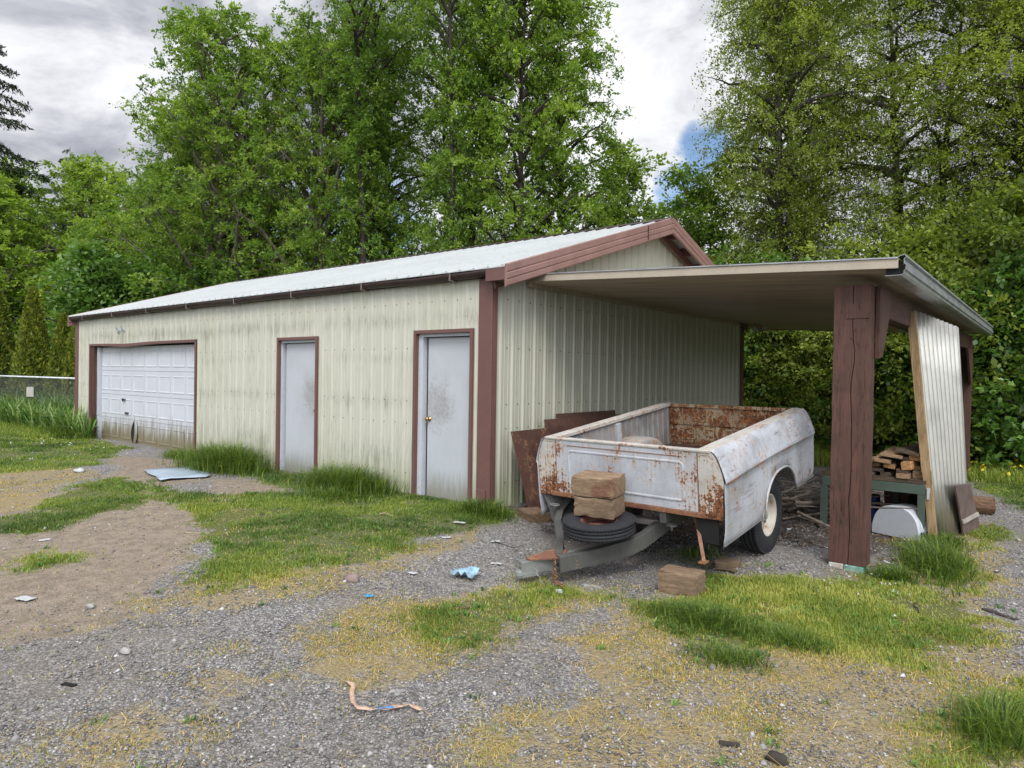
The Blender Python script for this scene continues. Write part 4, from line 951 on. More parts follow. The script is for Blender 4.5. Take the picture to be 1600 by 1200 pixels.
o = MB().box((3.25, 3.15, -.18), (3.60, 3.45, .18)).build('storage_tub', mat_plain('dark_blue_plastic', (.02, .035, .14), .5), None, bevel=.02); tag(o, 'dark blue tub stored under the green workbench', 'tub')
o = MB().prism([(3.62, 3.62, -.17), (4.1, 3.66, -.17), (4.1, 3.52, .32), (3.62, 3.5, .32)], (0, .02, 0)).build('waste_board', mat_plain('brown_scrap', (.14, .085, .06), .8), None); tag(o, 'brown scrap panel standing at the back under the workbench', 'panel')
o = MB().box((-.3, -.08, 0), (.3, .08, .05)).build('scrap_plank', WHITE, None, bevel=.004); o.matrix_world = Matrix.Translation((3.55, 2.85, -.16)) @ Matrix.Rotation(.3, 4, 'Z'); tag(o, 'pale flat scrap lying behind the white plastic cover', 'scrap')
o = MB().tube([(3.9, 3.4, .0), (4.0, 3.9, .55), (4.05, 4.5, 1.25)], [.03, .035, .02], 7).build('leaning_pole', BARKD, None); tag(o, 'dark red pole leaning behind the lumber pile', 'pole')
# white rag hanging by bench leg
o = MB().prism([(4.215, 2.60, .30), (4.235, 2.60, .30), (4.245, 2.60, .42), (4.212, 2.60, .43)], (0, .02, 0)).build('rag', PAPER, None); tag(o, 'scrap of white paper hanging by the bench corner', 'rag')

# ------------------------------------------------------------------ branch pile behind the trailer + debris
random.seed(9); protoN = 0
def stick(p, ln, yaw_, pitch_, r):
    pts = []; q = Vector(p); d = Vector((math.cos(yaw_)*math.cos(pitch_), math.sin(yaw_)*math.cos(pitch_), math.sin(pitch_)))
    for k in range(6): pts.append(q.copy()); q = q+d*(ln/5)+Vector((random.uniform(-.03, .03), random.uniform(-.03, .03), random.uniform(-.02, .02)))
    return pts, [r*(1-.11*k) for k in range(6)]
for i in range(60):
    p = (random.uniform(1.9, 3.3), random.uniform(2.5, 4.3), -.15+.36*random.random()**1.4*(1 if i < 45 else .5)); pts, rd = stick(p, random.uniform(.5, 1.25), random.gauss(.35, .7), random.gauss(.05, .12), random.uniform(.008, .028))
    o = MB().tube(pts, rd, 6).build('dead_branch', TWIG, None); tag(o, 'dead branch in the brush pile behind the trailer wheel', 'branch', 'branches in the brush pile')
o = MB().box((-.55, -.07, 0), (.55, .07, .035)).build('split_plank', BLK, None, bevel=.004, jit=.006); o.matrix_world = Matrix.Translation((3.22, 3.9, .10)) @ Matrix.Rotation(R_(-35), 4, 'Z') @ Matrix.Rotation(R_(14), 4, 'Y'); tag(o, 'split orange plank lying on the brush pile behind the trailer', 'plank')
# wood chips and rubbish under the carport: uncountable
random.seed(31); mb = MB(); mb2 = MB()
for i in range(900):
    x = random.uniform(.4, 4.2); y = random.uniform(.9, 4.5); t_ = mb if random.random() < .9 else mb2
    a_ = random.uniform(0, 3.14); l_ = random.uniform(.015, .085); w2_ = l_*random.uniform(.15, .6)
    M = Matrix.Translation((x, y, -.165+random.uniform(0, .012))) @ Matrix.Rotation(a_, 4, 'Z') @ Matrix.Rotation(random.gauss(0, .35), 4, 'X') @ Matrix.Rotation(random.gauss(0, .25), 4, 'Y'); t_.box((-l_/2, -w2_/2, 0), (l_/2, w2_/2, .006), M)
tag(mb.build('wood_debris', mat_plain('chips', (.20, .135, .08), .9, var=.6, scale=3), None), 'chips of bark and wood littered under the carport', 'debris', kind='stuff')
tag(mb2.build('pale_rubbish', PAPER, None), 'pale crumbs of rubbish littered under the carport', 'debris', kind='stuff')
# ------------------------------------------------------------------ small things on the ground
def scrap(name, x, y, rot, dims, mat, label, cat, dz=.012, crumple=0, seed=1):
    rr = random.Random(seed); n = 7; dx, dy, dh = dims; vs = []
    for i in range(n):
        for j in range(n):
            u = i/(n-1)-.5; v = j/(n-1)-.5; e = 1-.18*rr.random()
            vs.append((u*dx*e, v*dy*e, dh*(.3+rr.random())*crumple))
    mb = MB(); mb.add(vs, [(i*n+j, (i+1)*n+j, (i+1)*n+j+1, i*n+j+1) for i in range(n-1) for j in range(n-1)])
    o = mb.build(name, mat, None, smooth=crumple > 0); sm = o.modifiers.new('s', 'SOLIDIFY'); sm.thickness = max(.003, dh if not crumple else .003)
    o.matrix_world = Matrix.Translation((x, y, gp(x, y)+dz)) @ Matrix.Rotation(rot, 4, 'Z'); return tag(o, label, cat)
scrap('cloth_rag', 1.44, -1.95, .3, (.22, .20, .055), BLUEC, 'crumpled pale blue rag on the gravel in front of the tongue', 'rag', .012, 1, 3)
scrap('plastic_sheet', -5.25, -1.32, -.2, (1.35, .75, .012), mat_plain('pale_blue_sheet', (.30, .37, .43), .3, var=.2, scale=4), 'large pale blue plastic sheet lying flat near the garage door', 'plastic sheet', .02, 1, 5)
scrap('paper_scrap', -.67, -4.55, .3, (.16, .09, .01), PAPER, 'flat white paper at the left edge of the dirt', 'paper', .012, .6, 2)
scrap('paper_scrap', 1.11, -2.26, .2, (.09, .05, .01), PAPER, 'small white paper scrap on gravel below the lawn edge', 'paper', .012, .8, 4)
scrap('paper_scrap', .57, -1.30, .9, (.10, .05, .01), PAPER, 'white scrap on gravel at the right end of the lawn', 'paper', .012, .8, 6)
scrap('paper_scrap', 1.39, -1.49, .4, (.11, .04, .01), PAPER, 'narrow white scrap just left of the hitch coupler', 'paper', .012, .8, 7)
scrap('paper_scrap', .30, -.83, .4, (.14, .05, .01), PAPER, 'white scrap in the grass below the right hand door', 'paper', .03, .8, 8)
scrap('paper_scrap', -2.46, -3.89, 1.4, (.11, .05, .01), PAPER, 'tiny white scrap on the bare dirt path', 'paper', .012, .8, 9)
scrap('paper_scrap', .95, -.98, .8, (.10, .05, .01), PAPER, 'white scrap nearest the dark block by the gable wall', 'paper', .012, .8, 19)
scrap('blue_wrapper', 1.28, -2.86, .4, (.07, .045, .01), mat_plain('bright_blue', (.05, .28, .52), .5), 'tiny bright blue wrapper on the gravel', 'wrapper', .012, .9, 10)
scrap('wood_chip', 1.875, -2.46, .9, (.12, .03, .012), BLK, 'slim tan wood chip on the grass in front of the blue rag', 'wood chip', .015, 0, 11)
scrap('bark_strip', 5.03, .22, -.6, (.28, .05, .02), BARKD, 'dark bark strip on bare gravel at the right edge', 'bark', .012, 0, 12)
scrap('bark_strip', 4.15, -2.98, .5, (.10, .045, .015), BARKD, 'dark bark chip in the dry grass near the bottom of the picture', 'bark', .012, 0, 13)
scrap('rubber_scrap', 1.14, -4.84, .4, (.09, .03, .02), BLACK, 'small black rubber scrap on the gravel at lower left', 'rubber scrap', .012, 0, 14)
scrap('steel_scrap', 3.71, -.04, -.5, (.14, .05, .012), BARKD, 'dark chip in the grass in front of the big brown post', 'chip', .015, 0, 15)
scrap('slate_chip', 2.30, -1.30, .2, (.16, .03, .012), STONE, 'thin grey splinter left of the cracked timber block', 'chip', .012, 0, 16)
def rock(x, y, s, mat, label, seed):
    rr = random.Random(seed); mb = MB(); N, Mn = 7, 10; vs = []
    for i in range(N):
        for j in range(Mn):
            a_ = math.pi*i/(N-1); b_ = 2*math.pi*j/Mn; r = s*(1+.25*rr.uniform(-1, 1)); vs.append((r*math.sin(a_)*math.cos(b_)*1.35, r*math.sin(a_)*math.sin(b_), r*math.cos(a_)*.6))
    mb.add(vs, [(i*Mn+j, i*Mn+(j+1) % Mn, (i+1)*Mn+(j+1) % Mn, (i+1)*Mn+j) for i in range(N-1) for j in range(Mn)])
    o = mb.build('stone', mat, None, smooth=True); o.location = (x, y, gp(x, y)+s*.35); return tag(o, label, 'stone')
rock(.91, -2.74, .055, mat_plain('pinkish_stone', (.24, .18, .16), .9), 'pinkish brown stone on the gravel strip below the lawn', 1)
rock(.92, -4.46, .030, STONE, 'pale rounded pebble alone on gravel at lower left', 2)
rock(-.11, -4.30, .028, STONE, 'pale pebble at the edge of the dirt on the left', 3)
rock(4.375, -2.97, .04, BARKD, 'dark stone at the bottom edge of the picture', 4)
rock(-6.6, -2.2, .07, PAPER, 'whitish stone in the grass left of the dirt path', 5)
rock(2.19, -1.63, .03, PAPER, 'white stone in the grass just right of the coupler', 6)
# strap
def ribbon(pts, w_, mat, name, parent=None):
    mb = MB(); P = [Vector(p) for p in pts]; n = len(P); vs = []
    for i, p in enumerate(P):
        d = (P[min(i+1, n-1)]-P[max(i-1, 0)]).normalized(); r = d.cross(Vector((0, 0, 1))).normalized(); tw = .35*math.sin(i*.9)
        o_ = r*math.cos(tw)+Vector((0, 0, 1))*math.sin(tw); q = Vector((0, 0, .010+abs(math.sin(tw))*w_*.5)); vs += [p+o_*w_/2+q, p-o_*w_/2+q]
    mb.add(vs, [(2*i, 2*i+1, 2*i+3, 2*i+2) for i in range(n-1)]); o = mb.build(name, mat, parent, smooth=True); sm = o.modifiers.new('s', 'SOLIDIFY'); sm.thickness = .002; return o
ks = [(2.204, -3.804), (2.25, -3.79), (2.30, -3.80), (2.35, -3.85), (2.41, -3.895), (2.47, -3.93), (2.53, -3.945), (2.59, -3.91), (2.64, -3.865), (2.67, -3.80), (2.705, -3.745), (2.76, -3.745), (2.81, -3.738)]
kk = []
for a, b_ in zip(ks, ks[1:]): kk += [(a[0]+(b_[0]-a[0])*t_, a[1]+(b_[1]-a[1])*t_, -.17) for t_ in (0, .33, .67)]
so_ = ribbon(kk, .026, mat_plain('tan_webbing', (.48, .33, .24), .85, var=.3, scale=30), 'webbing_strap'); tag(so_, 'frayed tan webbing strap snaking on the foreground gravel', 'strap')
ribbon([(p[0], p[1], p[2]+.003) for p in kk[22:27]], .028, mat_plain('blue_tape', (.10, .27, .55), .5), 'blue_tape', so_)
random.seed(77)
tw = [((-1.51, -2.95), .5, 1.0, 'bent pale twig on the dirt path edge'), ((.95, -1.0), .35, .3, 'thin twig on gravel before the dark block'), ((2.9, -.9), .0, 0, ''), ((3.35, -.55), .42, .1, 'pale twig in grass between the cracked block and the post'), ((4.55, -.2), .3, 1.9, 'dark twig on bare gravel at right'), ((-.6, -1.2), .25, .1, 'straw coloured stalk lying on the lawn'), ((-2.3, -1.9), .3, .4, 'pale stalk on the lawn left of centre'), ((4.9, 1.6), .3, 1.2, 'dark twig on gravel right of the long grass')]
for (p, ln, a_, lb) in tw:
    if not lb: continue
    pts, rd = stick((p[0], p[1], gp(*p)+.02), ln, a_, .02, .006); tag(MB().tube(pts, rd, 5).build('twig', mat_plain('pale_twig', (.38, .30, .20), .9) if 'dark' not in lb else BARKD, None), lb, 'twig')

# ------------------------------------------------------------------ chain-link fence
FN = empty('chain_link_fence'); tag(FN, 'galvanised chain link fence left of the garage with tall weeds behind', 'fence')
f0 = Vector((-13.6, .43, 0)); fd = Vector((-5.95, -.42, 0)); fd.normalize(); FLn = 20.; zt = 1.36
MB().tube([f0+Vector((0, 0, zt)), f0+fd*FLn+Vector((0, 0, zt))], .024, 8).build('top_rail', mat_plain('galv_pipe', (.62, .65, .66), .3, .3), FN, smooth=True)
mb = MB(); q = .062; s = -zt
while s < FLn:
    for sg in (1, -1):
        a = s if sg == 1 else s+zt; b_ = s+zt if sg == 1 else s; za, zb = 0., zt
        def clip(u0, z0, u1, z1):
            if max(u0, u1) < 0 or min(u0, u1) > FLn: return None
            pts = []
            for (u, z, uo, zo_) in ((u0, z0, u1, z1), (u1, z1, u0, z0)):
                uc = min(max(u, 0), FLn); t_ = (uc-u)/(uo-u) if uo != u else 0; pts.append((uc, z+(zo_-z)*t_))
            return pts
        c_ = clip(a, za, b_, zb)
        if c_: mb.bar(f0+fd*c_[0][0]+Vector((0, 0, c_[0][1])), f0+fd*c_[1][0]+Vector((0, 0, c_[1][1])), .0024, .0024)
    s += q
mb.build('mesh_wire', mat_plain('galv_wire', (.16, .17, .17), .5, .0), FN)
for u in (.15, 7.6, 12., 16., 19.9):
    MB().tube([f0+fd*u+Vector((0, 0, -.2)), f0+fd*u+Vector((0, 0, zt+.02))], .03, 8).build('fence_post', ALU, FN, smooth=True)
sc0 = f0+fd*3.75+Vector((.0, -.03, .94)); M = Matrix.Translation(sc0) @ Matrix.Rotation(math.atan2(fd.y, fd.x), 4, 'Z') @ Matrix.Rotation(R_(2), 4, 'Y')
o = MB().box((-.24, -.005, -.14), (.24, .005, .14), M).build('sign_plate', mat_plain('faded_sign', (.42, .40, .37), .7, var=.2, scale=5), None, bevel=.003); tag(o, 'blank faded plate hanging on the chain link fence', 'sign')

# ------------------------------------------------------------------ foliage
def leaf_quads(P, D, size, rng, droop=.25, aspect=.55, updir=.6, sj=.35):
    """P leaf bases, D twig directions -> rhombic leaves"""
    N = len(P); d = D+rng.normal(0, .75, (N, 3)); d[:, 2] -= droop; d /= np.linalg.norm(d, axis=1)[:, None]+1e-9
    nrm = rng.normal(0, 1, (N, 3)); nrm[:, 2] = np.abs(nrm[:, 2])+updir; s = np.cross(d, nrm); s /= np.linalg.norm(s, axis=1)[:, None]+1e-9
    L = (size*(1+rng.normal(0, sj, N)).clip(.4, 2))[:, None]
    V = np.stack([P, P+d*L*.5+s*L*aspect*.5, P+d*L, P+d*L*.5-s*L*aspect*.5], 1).reshape(-1, 3)
    Fq = np.arange(4*N).reshape(N, 4); return V, Fq
def tubes(segs, n=5):
    """segs: list of (points array, radii)"""
    V = []; Fq = []; off = 0
    for pts, rad in segs:
        pts = np.asarray(pts); m = len(pts); d = np.gradient(pts, axis=0); d /= np.linalg.norm(d, axis=1)[:, None]+1e-9
        ref = np.array([.9, .3, .1]) if abs(d[0][2]) > .7 else np.array([0, 0, 1.]); r = np.cross(d, ref); r /= np.linalg.norm(r, axis=1)[:, None]+1e-9; u = np.cross(d, r)
        t_ = np.arange(n)*2*np.pi/n
        ring = pts[:, None, :]+(r[:, None, :]*np.cos(t_)[None, :, None]+u[:, None, :]*np.sin(t_)[None, :, None])*np.asarray(rad)[:, None, None]
        V.append(ring.reshape(-1, 3)); k = np.arange(m-1)[:, None]*n; j = np.arange(n)[None, :]
        Fq.append(np.stack([k+j, k+(j+1) % n, k+n+(j+1) % n, k+n+j], -1).reshape(-1, 4)+off); off += m*n
    return np.concatenate(V), np.concatenate(Fq)
def make_tree(name, seed, H, prof, limbs, cl, sprays, lps, leaf, mat, bark, r0=.16, stems=1, crown0=.2, splen=.45, spdroop=.35, up=.5, spread=.3, flowers=0, leafdroop=.25, lean=(0, 0), rise=.55):
    """prof(h01)->crown radius ; limbs grown from the stems carry clusters of leafy sprays"""
    rng = np.random.default_rng(seed); segs = []; C_ = []; Dr = []
    stp = []
    for k in range(stems):
        az = rng.uniform(0, 2*np.pi); n = 14; t_ = np.linspace(0, 1, n)
        sp = 0 if stems == 1 else rng.uniform(.03, .10)*H
        w1 = rng.normal(0, .03*H/6, (n, 2)).cumsum(0)*.35
        x = np.cos(az)*sp*t_**.8+w1[:, 0]+lean[0]*t_; y = np.sin(az)*sp*t_**.8+w1[:, 1]+lean[1]*t_; z = t_*H*rng.uniform(.88, .99)
        P = np.stack([x, y, z], 1); P[0, 2] = -.3; stp.append(P); segs.append((P, r0/(stems**.35)*(1-t_*.93)))
    for i in range(limbs):
        P = stp[i % stems]; h = crown0+(1-crown0)*((i+rng.random())/limbs); R = prof(h)*rng.uniform(.65, 1.15); az = i*2.399+rng.normal(0, .4)
        ht = h*H; hs = max(.08*H, ht-rise*R*rng.uniform(.6, 1.2)); f = np.clip(hs/P[-1, 2], 0, 1)*(len(P)-1); i0 = int(min(f, len(P)-2)); S0 = P[i0]+(P[i0+1]-P[i0])*(f-i0)
        E = np.array([S0[0]+np.cos(az)*R, S0[1]+np.sin(az)*R, ht]); t_ = np.linspace(0, 1, 7)[:, None]
        Lm = S0+(E-S0)*t_; Lm[:, 2] += (np.sin(t_[:, 0]*np.pi)*R*.10)-spdroop*.4*t_[:, 0]**2*R*.3; Lm += rng.normal(0, .03*R, Lm.shape)*t_
        segs.append((Lm, np.linspace(.030*R+.012, .008, 7)))
        for j in range(cl):
            u = rng.uniform(.22, 1.03); q = Lm[min(int(u*6), 5)]+(Lm[min(int(u*6)+1, 6)]-Lm[min(int(u*6), 5)])*(u*6-int(u*6)); c = q+rng.normal(0, spread*(.5+.5*R/1.5), 3)*np.array([1, 1, .8])
            C_.append(c); o = c-S0; o[2] = .25*np.linalg.norm(o[:2]); Dr.append(o/(np.linalg.norm(o)+1e-9))
            if j % 2 == 0: segs.append((np.stack([q, (q+c)/2+rng.normal(0, .03, 3), c]), [.009, .007, .004]))
    C_ = np.array(C_); Dr = np.array(Dr); M_ = len(C_)
    ci = np.repeat(np.arange(M_), sprays); sd = Dr[ci]*.8+rng.normal(0, .75, (len(ci), 3)); sd[:, 2] *= .7; sd /= np.linalg.norm(sd, axis=1)[:, None]
    sl_ = splen*rng.uniform(.5, 1.3, len(ci)); li = np.repeat(np.arange(len(ci)), lps); u = rng.random(len(li))
    P = C_[ci][li]+sd[li]*(sl_[li]*u)[:, None]; P[:, 2] -= spdroop*sl_[li]*u*u; P += rng.normal(0, .035, P.shape)
    V, Fq = leaf_quads(P, sd[li], leaf, rng, leafdroop, updir=up)
    cv_ = rng.random(M_); sv = rng.random(len(ci)); val = (.45*cv_[ci][li]+.25*sv[li]+.30*rng.random(len(li)))
    val = np.clip((val-.5)*1.25+.5, 0, 1)
    root = empty(name); V2, F2 = tubes(segs)
    np_mesh('trunk', V2, F2, bark, smooth=True, parent=root); np_mesh('crown', V, Fq, mat, {'v': np.repeat(val, 4)}, parent=root)
    if flowers:
        idx = rng.integers(0, M_, flowers); fp = C_[idx]; k = 40; uu = rng.random((flowers, k)); FP = fp[:, None, :]+rng.normal(0, .035, (flowers, k, 3))*(1-uu[..., None]*.7); FP[:, :, 2] -= uu*.28
        FP = FP.reshape(-1, 3); V3, F3 = leaf_quads(FP, rng.normal(0, 1, FP.shape), .045, rng, .2, aspect=.9)
        np_mesh('flower_cluster', V3, F3, WIST, {'v': np.repeat(rng.random(len(FP)), 4)}, parent=root)
    return root
def copy_tree(src, loc, rz, sc):
    r = src.copy(); C.objects.link(r)
    for ch in src.children: c = ch.copy(); C.objects.link(c); c.parent = r
    r.location = loc; r.rotation_euler = (0, 0, rz); r.scale = sc; return r
used = set()
def plant(src, loc, rz, sc, label, cat='tree', group=None):
    sc = (sc, sc, sc) if isinstance(sc, (int, float)) else sc
    if src.name not in used: used.add(src.name); r = src; r.location = loc; r.rotation_euler = (0, 0, rz); r.scale = sc
    else: r = copy_tree(src, loc, rz, sc)
    return tag(r, label, cat, group)
ov = lambda a, top=.9: (lambda h: a*max(.12, math.sin(min(1, (h*.92+.08))*math.pi*.92)**.7*(1.0 if h < top else .8)))
alder = make_tree('alder_tree', 11, 15, ov(3.7), 120, 14, 5, 19, .098, LEAF1, BARK, .20, 5, .10, .50, .30, spread=.42, rise=1.1)
airy = make_tree('alder_tree', 12, 16, lambda h: 2.3*(.75+.5*math.sin(h*9))*(1-.35*h), 90, 11, 4, 15, .095, LEAF1, BARKD, .19, 2, .10, .5, .30, spread=.36, rise=.9)
colum = make_tree('alder_tree', 13, 16, lambda h: 2.4*math.sin(min(1, h*.85+.12)*math.pi)**.5, 90, 11, 5, 16, .096, LEAF2, BARKD, .17, 1, .08, .5, .30, spread=.36, rise=.5)
maple = make_tree('maple_tree', 14, 12, ov(3.6), 80, 13, 5, 9, .17, LEAF2, BARK, .25, 2, .05, .55, .35, spread=.5, rise=.8)
vine = make_tree('vine_covered_tree', 15, 15, lambda h: 2.9*(1-.20*h)*(.85+.25*math.sin(h*14))*min(1, .45+h*2.2), 125, 13, 6, 17, .068, LEAF3, BARKD, .24, 2, .03, .75, .62, up=1.2, spread=.40, flowers=60, rise=.3)
shrub = make_tree('shrub', 16, 4.2, lambda h: 1.8*(1-.5*h**2), 60, 12, 6, 12, .085, LEAF3, BARKD, .05, 5, .03, .42, .45, up=1., spread=.28, rise=.6)
dshrub = make_tree('shrub', 17, 4.0, lambda h: 1.7*(1-.5*h**2), 55, 12, 5, 8, .12, LEAF4, BARKD, .05, 5, .03, .40, .40, up=.8, spread=.28, rise=.6)
plant(alder, (-19.8, 7.7, 0), .4, (1.05, 1.05, 1.04), 'broad bushy alder, largest green crown behind the garage left half', group='trees behind the garage')
plant(alder, (-23.4, 7.9, 0), 2.4, (.95, .95, .84), 'lower bushy alder at the left flank of the largest crown', group='trees behind the garage')
plant(airy, (-14.0, 9.6, 0), .9, (1, 1, 1.12), 'tall thin crowned alder with bare forked trunk, left of centre', group='trees behind the garage')
plant(airy, (-10.9, 10.8, 0), 3.6, (1.05, 1.05, 1.22), 'tallest open crowned alder above the middle of the roof', group='trees behind the garage')
plant(airy, (-13.1, 12.8, 0), 5.0, (1, 1, 1.15), 'thin alder set back between the two open crowned trunks', group='trees behind the garage')
plant(colum, (-8.7, 11.4, 0), .2, (.95, .95, 1.10), 'bright leafy tree with dark straight trunk, nearest the sky gap', group='trees behind the garage')
plant(colum, (-8.6, 13.8, 0), 2.2, (.95, .95, .98), 'dense yellow green tree at the right end of the middle group', group='trees behind the garage')
plant(colum, (-16.6, 12.2, 0), 4.2, (1, 1, 1.02), 'dense tree set back between the broad alder and thin alder', group='trees behind the garage')
plant(alder, (-16.9, 9.4, 0), 5.1, (.85, .85, 1.0), 'leafy alder joining the largest crown to the thin alder', group='trees behind the garage')
plant(maple, (-37.8, 5.1, 0), 0, (1.05, 1.05, 1.02), 'far rounded maple at the left edge under the conifer', group='maples at the far left')
plant(maple, (-37.7, 8.5, 0), 1.3, (1, 1, 1.10), 'far rounded maple below the distant conifer tip', group='maples at the far left')
plant(maple, (-30.1, 8.5, 0), 2.1, (.9, .9, .90), 'yellowish maple left of the broad alder', group='maples at the far left')
plant(maple, (-26.4, 5.1, 0), 3.3, (.75, .75, .68), 'low maple behind the arborvitae', group='maples at the far left')
plant(maple, (-25.5, 8.5, 0), 4.3, (.8, .8, .74), 'low maple beneath the left flank of the broad alder', group='maples at the far left')
plant(maple, (-30.6, 2.6, 0), 5.3, (.95, .95, .84), 'low maple at the extreme left edge', group='maples at the far left')
plant(dshrub, (-21.6, 3.8, 0), .3, (1.5, 1.5, 1.45), 'dark glossy shrub right of the arborvitae', 'shrub', 'shrubs behind the garage')
plant(dshrub, (-19.0, 7.0, 0), 1.3, (1.5, 1.5, 1.35), 'dark shrub peeking over the far end of the roof', 'shrub', 'shrubs behind the garage')
plant(dshrub, (-24.0, 4.8, 0), 3.3, (1.4, 1.4, 1.35), 'dark shrub behind the arborvitae tips', 'shrub', 'shrubs behind the garage')
plant(shrub, (-13.2, 14.5, 0), 2.3, (1.6, 1.6, 1.55), 'light shrub showing low between the thin trunks', 'shrub', 'shrubs behind the garage')
plant(shrub, (-9.3, 15.6, 0), 4.3, (1.6, 1.6, 1.65), 'light shrub low behind the bright leafy tree', 'shrub', 'shrubs behind the garage')
sap = make_tree('sapling', 18, 10, lambda h: 1.7*(1-h*.8)+.15, 60, 10, 5, 8, .12, LEAF1, BARK, .09, 2, .08, .45, .2, spread=.3, rise=.9)
plant(sap, (-8.3, 17.4, 0), 0, (1.2, 1.2, 1.08), 'pointed sapling rising over the roof ridge, left of the sky gap', group='saplings in the sky gap')
plant(sap, (-3.9, 14.9, 0), 2, (1.0, 1.0, .86), 'pointed sapling rising over the right roof slope', group='saplings in the sky gap')
plant(sap, (-6.7, 18.5, 0), 4, (1.3, 1.3, .84), 'short sapling between the two pointed saplings', group='saplings in the sky gap')
plant(shrub, (-3.1, 13.2, 0), 1.1, (1.3, 1.3, 1.25), 'yellow green shrub right behind the roof peak', 'shrub', 'shrubs behind the garage')
for (x, y, rz, sx1, sz1, lb) in ((-1.2, 15.0, .3, .92, 1.06, 'vine draped tree with two dark trunks beside the sky gap'), (2.0, 15.6, 2.3, 1.0, 1.02, 'vine draped tree behind the big brown post'), (4.8, 15.4, 4.1, 1.0, 1.0, 'vine draped tree at the far right with lilac flowers'), (6.4, 16.5, 5.1, 1.0, 1.05, 'vine draped tree cut by the right edge'), (-2.2, 18.6, 2.7, .95, 1.1, 'vine draped tree set back at the edge of the sky gap')):
    plant(vine, (x, y, 0), rz, (sx1, sx1, sz1), lb, group='vine covered trees on the right')
for (k, x, y, rz, s_, lb) in ((0, -.7, 11.9, .1, .92, 'yellow green shrub seen beyond the trailer tailgate, left'), (0, .9, 12.1, 1.1, .9, 'yellow green shrub filling the gap left of the big brown post'), (1, 2.0, 12.2, 2.1, .92, 'dark shrub directly behind the big brown post'), (1, 3.0, 12.3, 3.1, .95, 'dark shrub behind the lumber pile'), (0, 2.4, 13.0, 2.2, 1.3, 'light shrub set back above the lumber pile'), (1, 4.0, 12.4, 4.1, 1.0, 'dark shrub right of the corrugated panel'), (1, 5.2, 12.4, 5.1, 1.1, 'dark shrub at the right edge behind the grass'), (1, 6.8, 13.0, .8, 1.3, 'dark shrub cut by the right edge'), (1, -1.4, 12.4, 3.8, 1.2, 'dark shrub half hidden behind the gable back corner'), (0, 4.6, 13.4, 1.7, 1.5, 'light shrub set back at the far right')):
    plant(shrub if k == 0 else dshrub, (x, y, -.1), rz, (s_, s_, s_), lb, 'shrub', 'hedge shrubs behind the carport')
# conifers
def make_conifer(name, seed, H, R):
    rng = np.random.default_rng(seed); segs = [(np.stack([np.zeros(12), np.zeros(12), np.linspace(-.3, H, 12)], 1), np.linspace(.35, .02, 12))]; Ps = []; Ds = []
    h = .18*H; az = 0
    while h < H*.99:
        Rr = R*(1-h/H)**.75*rng.uniform(.75, 1.1)+.25; az += 2.4+rng.normal(0, .3); t_ = np.linspace(0, 1, 8)
        L_ = np.stack([np.cos(az)*Rr*t_, np.sin(az)*Rr*t_, h+Rr*(.10*t_-.42*t_**2+.16*t_**4)], 1); segs.append((L_, np.linspace(.035, .008, 8)))
        m = int(15*Rr)
        for k in range(m):
            u = rng.uniform(.12, 1); q = np.array([np.interp(u, t_, L_[:, c]) for c in range(3)]); side = rng.choice([-1, 1]); d = np.array([np.cos(az+side*1.0), np.sin(az+side*1.0), -.35]); ln = .55*(1.1-u)*Rr*.5+.25
            uu = rng.random(22)[:, None]; P = q+d*ln*uu+np.array([0, 0, -.12])*uu**2+rng.normal(0, .02, (22, 3)); Ps.append(P); Ds.append(np.repeat(d[None], 22, 0))
        h += rng.uniform(.16, .34)
    P = np.concatenate(Ps); D = np.concatenate(Ds); V, Fq = leaf_quads(P, D, .14, rng, .35, .32, .3)
    root = empty(name); V2, F2 = tubes(segs); np_mesh('trunk', V2, F2, BARKD, smooth=True, parent=root)
    np_mesh('crown', V, Fq, NEED, {'v': np.repeat(rng.random(len(P)), 4)}, parent=root); return root
con = make_conifer('conifer', 41, 19.0, 5.8)
plant(con, (-34.6, 2.6, 0), 0.5, (1, 1, 1), 'dark drooping conifer cut by the left edge', group='conifers')
plant(con, (-44.8, 9.9, 0), 2.0, (.6, .6, .84), 'distant dark conifer tip above the maples', group='conifers')
def make_arb(name, seed, H, R):
    rng = np.random.default_rng(seed); N = 15000; h = rng.random(N)**.85; a = rng.uniform(0, 2*np.pi, N)
    lump = 1+.12*np.sin(a*5+h*9)+.08*np.sin(h*38+a*3); r = R*(1-h**1.6)**.75*lump*rng.uniform(.78, 1.04, N)
    P = np.stack([np.cos(a)*r, np.sin(a)*r, h*H], 1); D = np.stack([np.cos(a)*.4, np.sin(a)*.4, np.full(N, 1.3)], 1)
    V, Fq = leaf_quads(P, D, .10, rng, -.3, .5, .1); root = empty(name)
    V2, F2 = tubes([(np.stack([np.zeros(6), np.zeros(6), np.linspace(-.2, H*.93, 6)], 1), np.linspace(.09, .02, 6))]+[(np.array([[0, 0, z], [np.cos(b)*R*.5, np.sin(b)*R*.5, z+.3]]), [.03, .01]) for z, b in zip(np.linspace(.2, H*.7, 25), np.arange(25)*2.4)])
    np_mesh('trunk', V2, F2, BARKD, smooth=True, parent=root)
    cn = .5+.5*np.sin(a*7+h*31); np_mesh('crown', V, Fq, ARBO, {'v': np.repeat(np.clip(.25*cn+.75*rng.random(N), 0, 1), 4)}, parent=root); return root
arb = make_arb('arborvitae', 51, 4.0, .62)
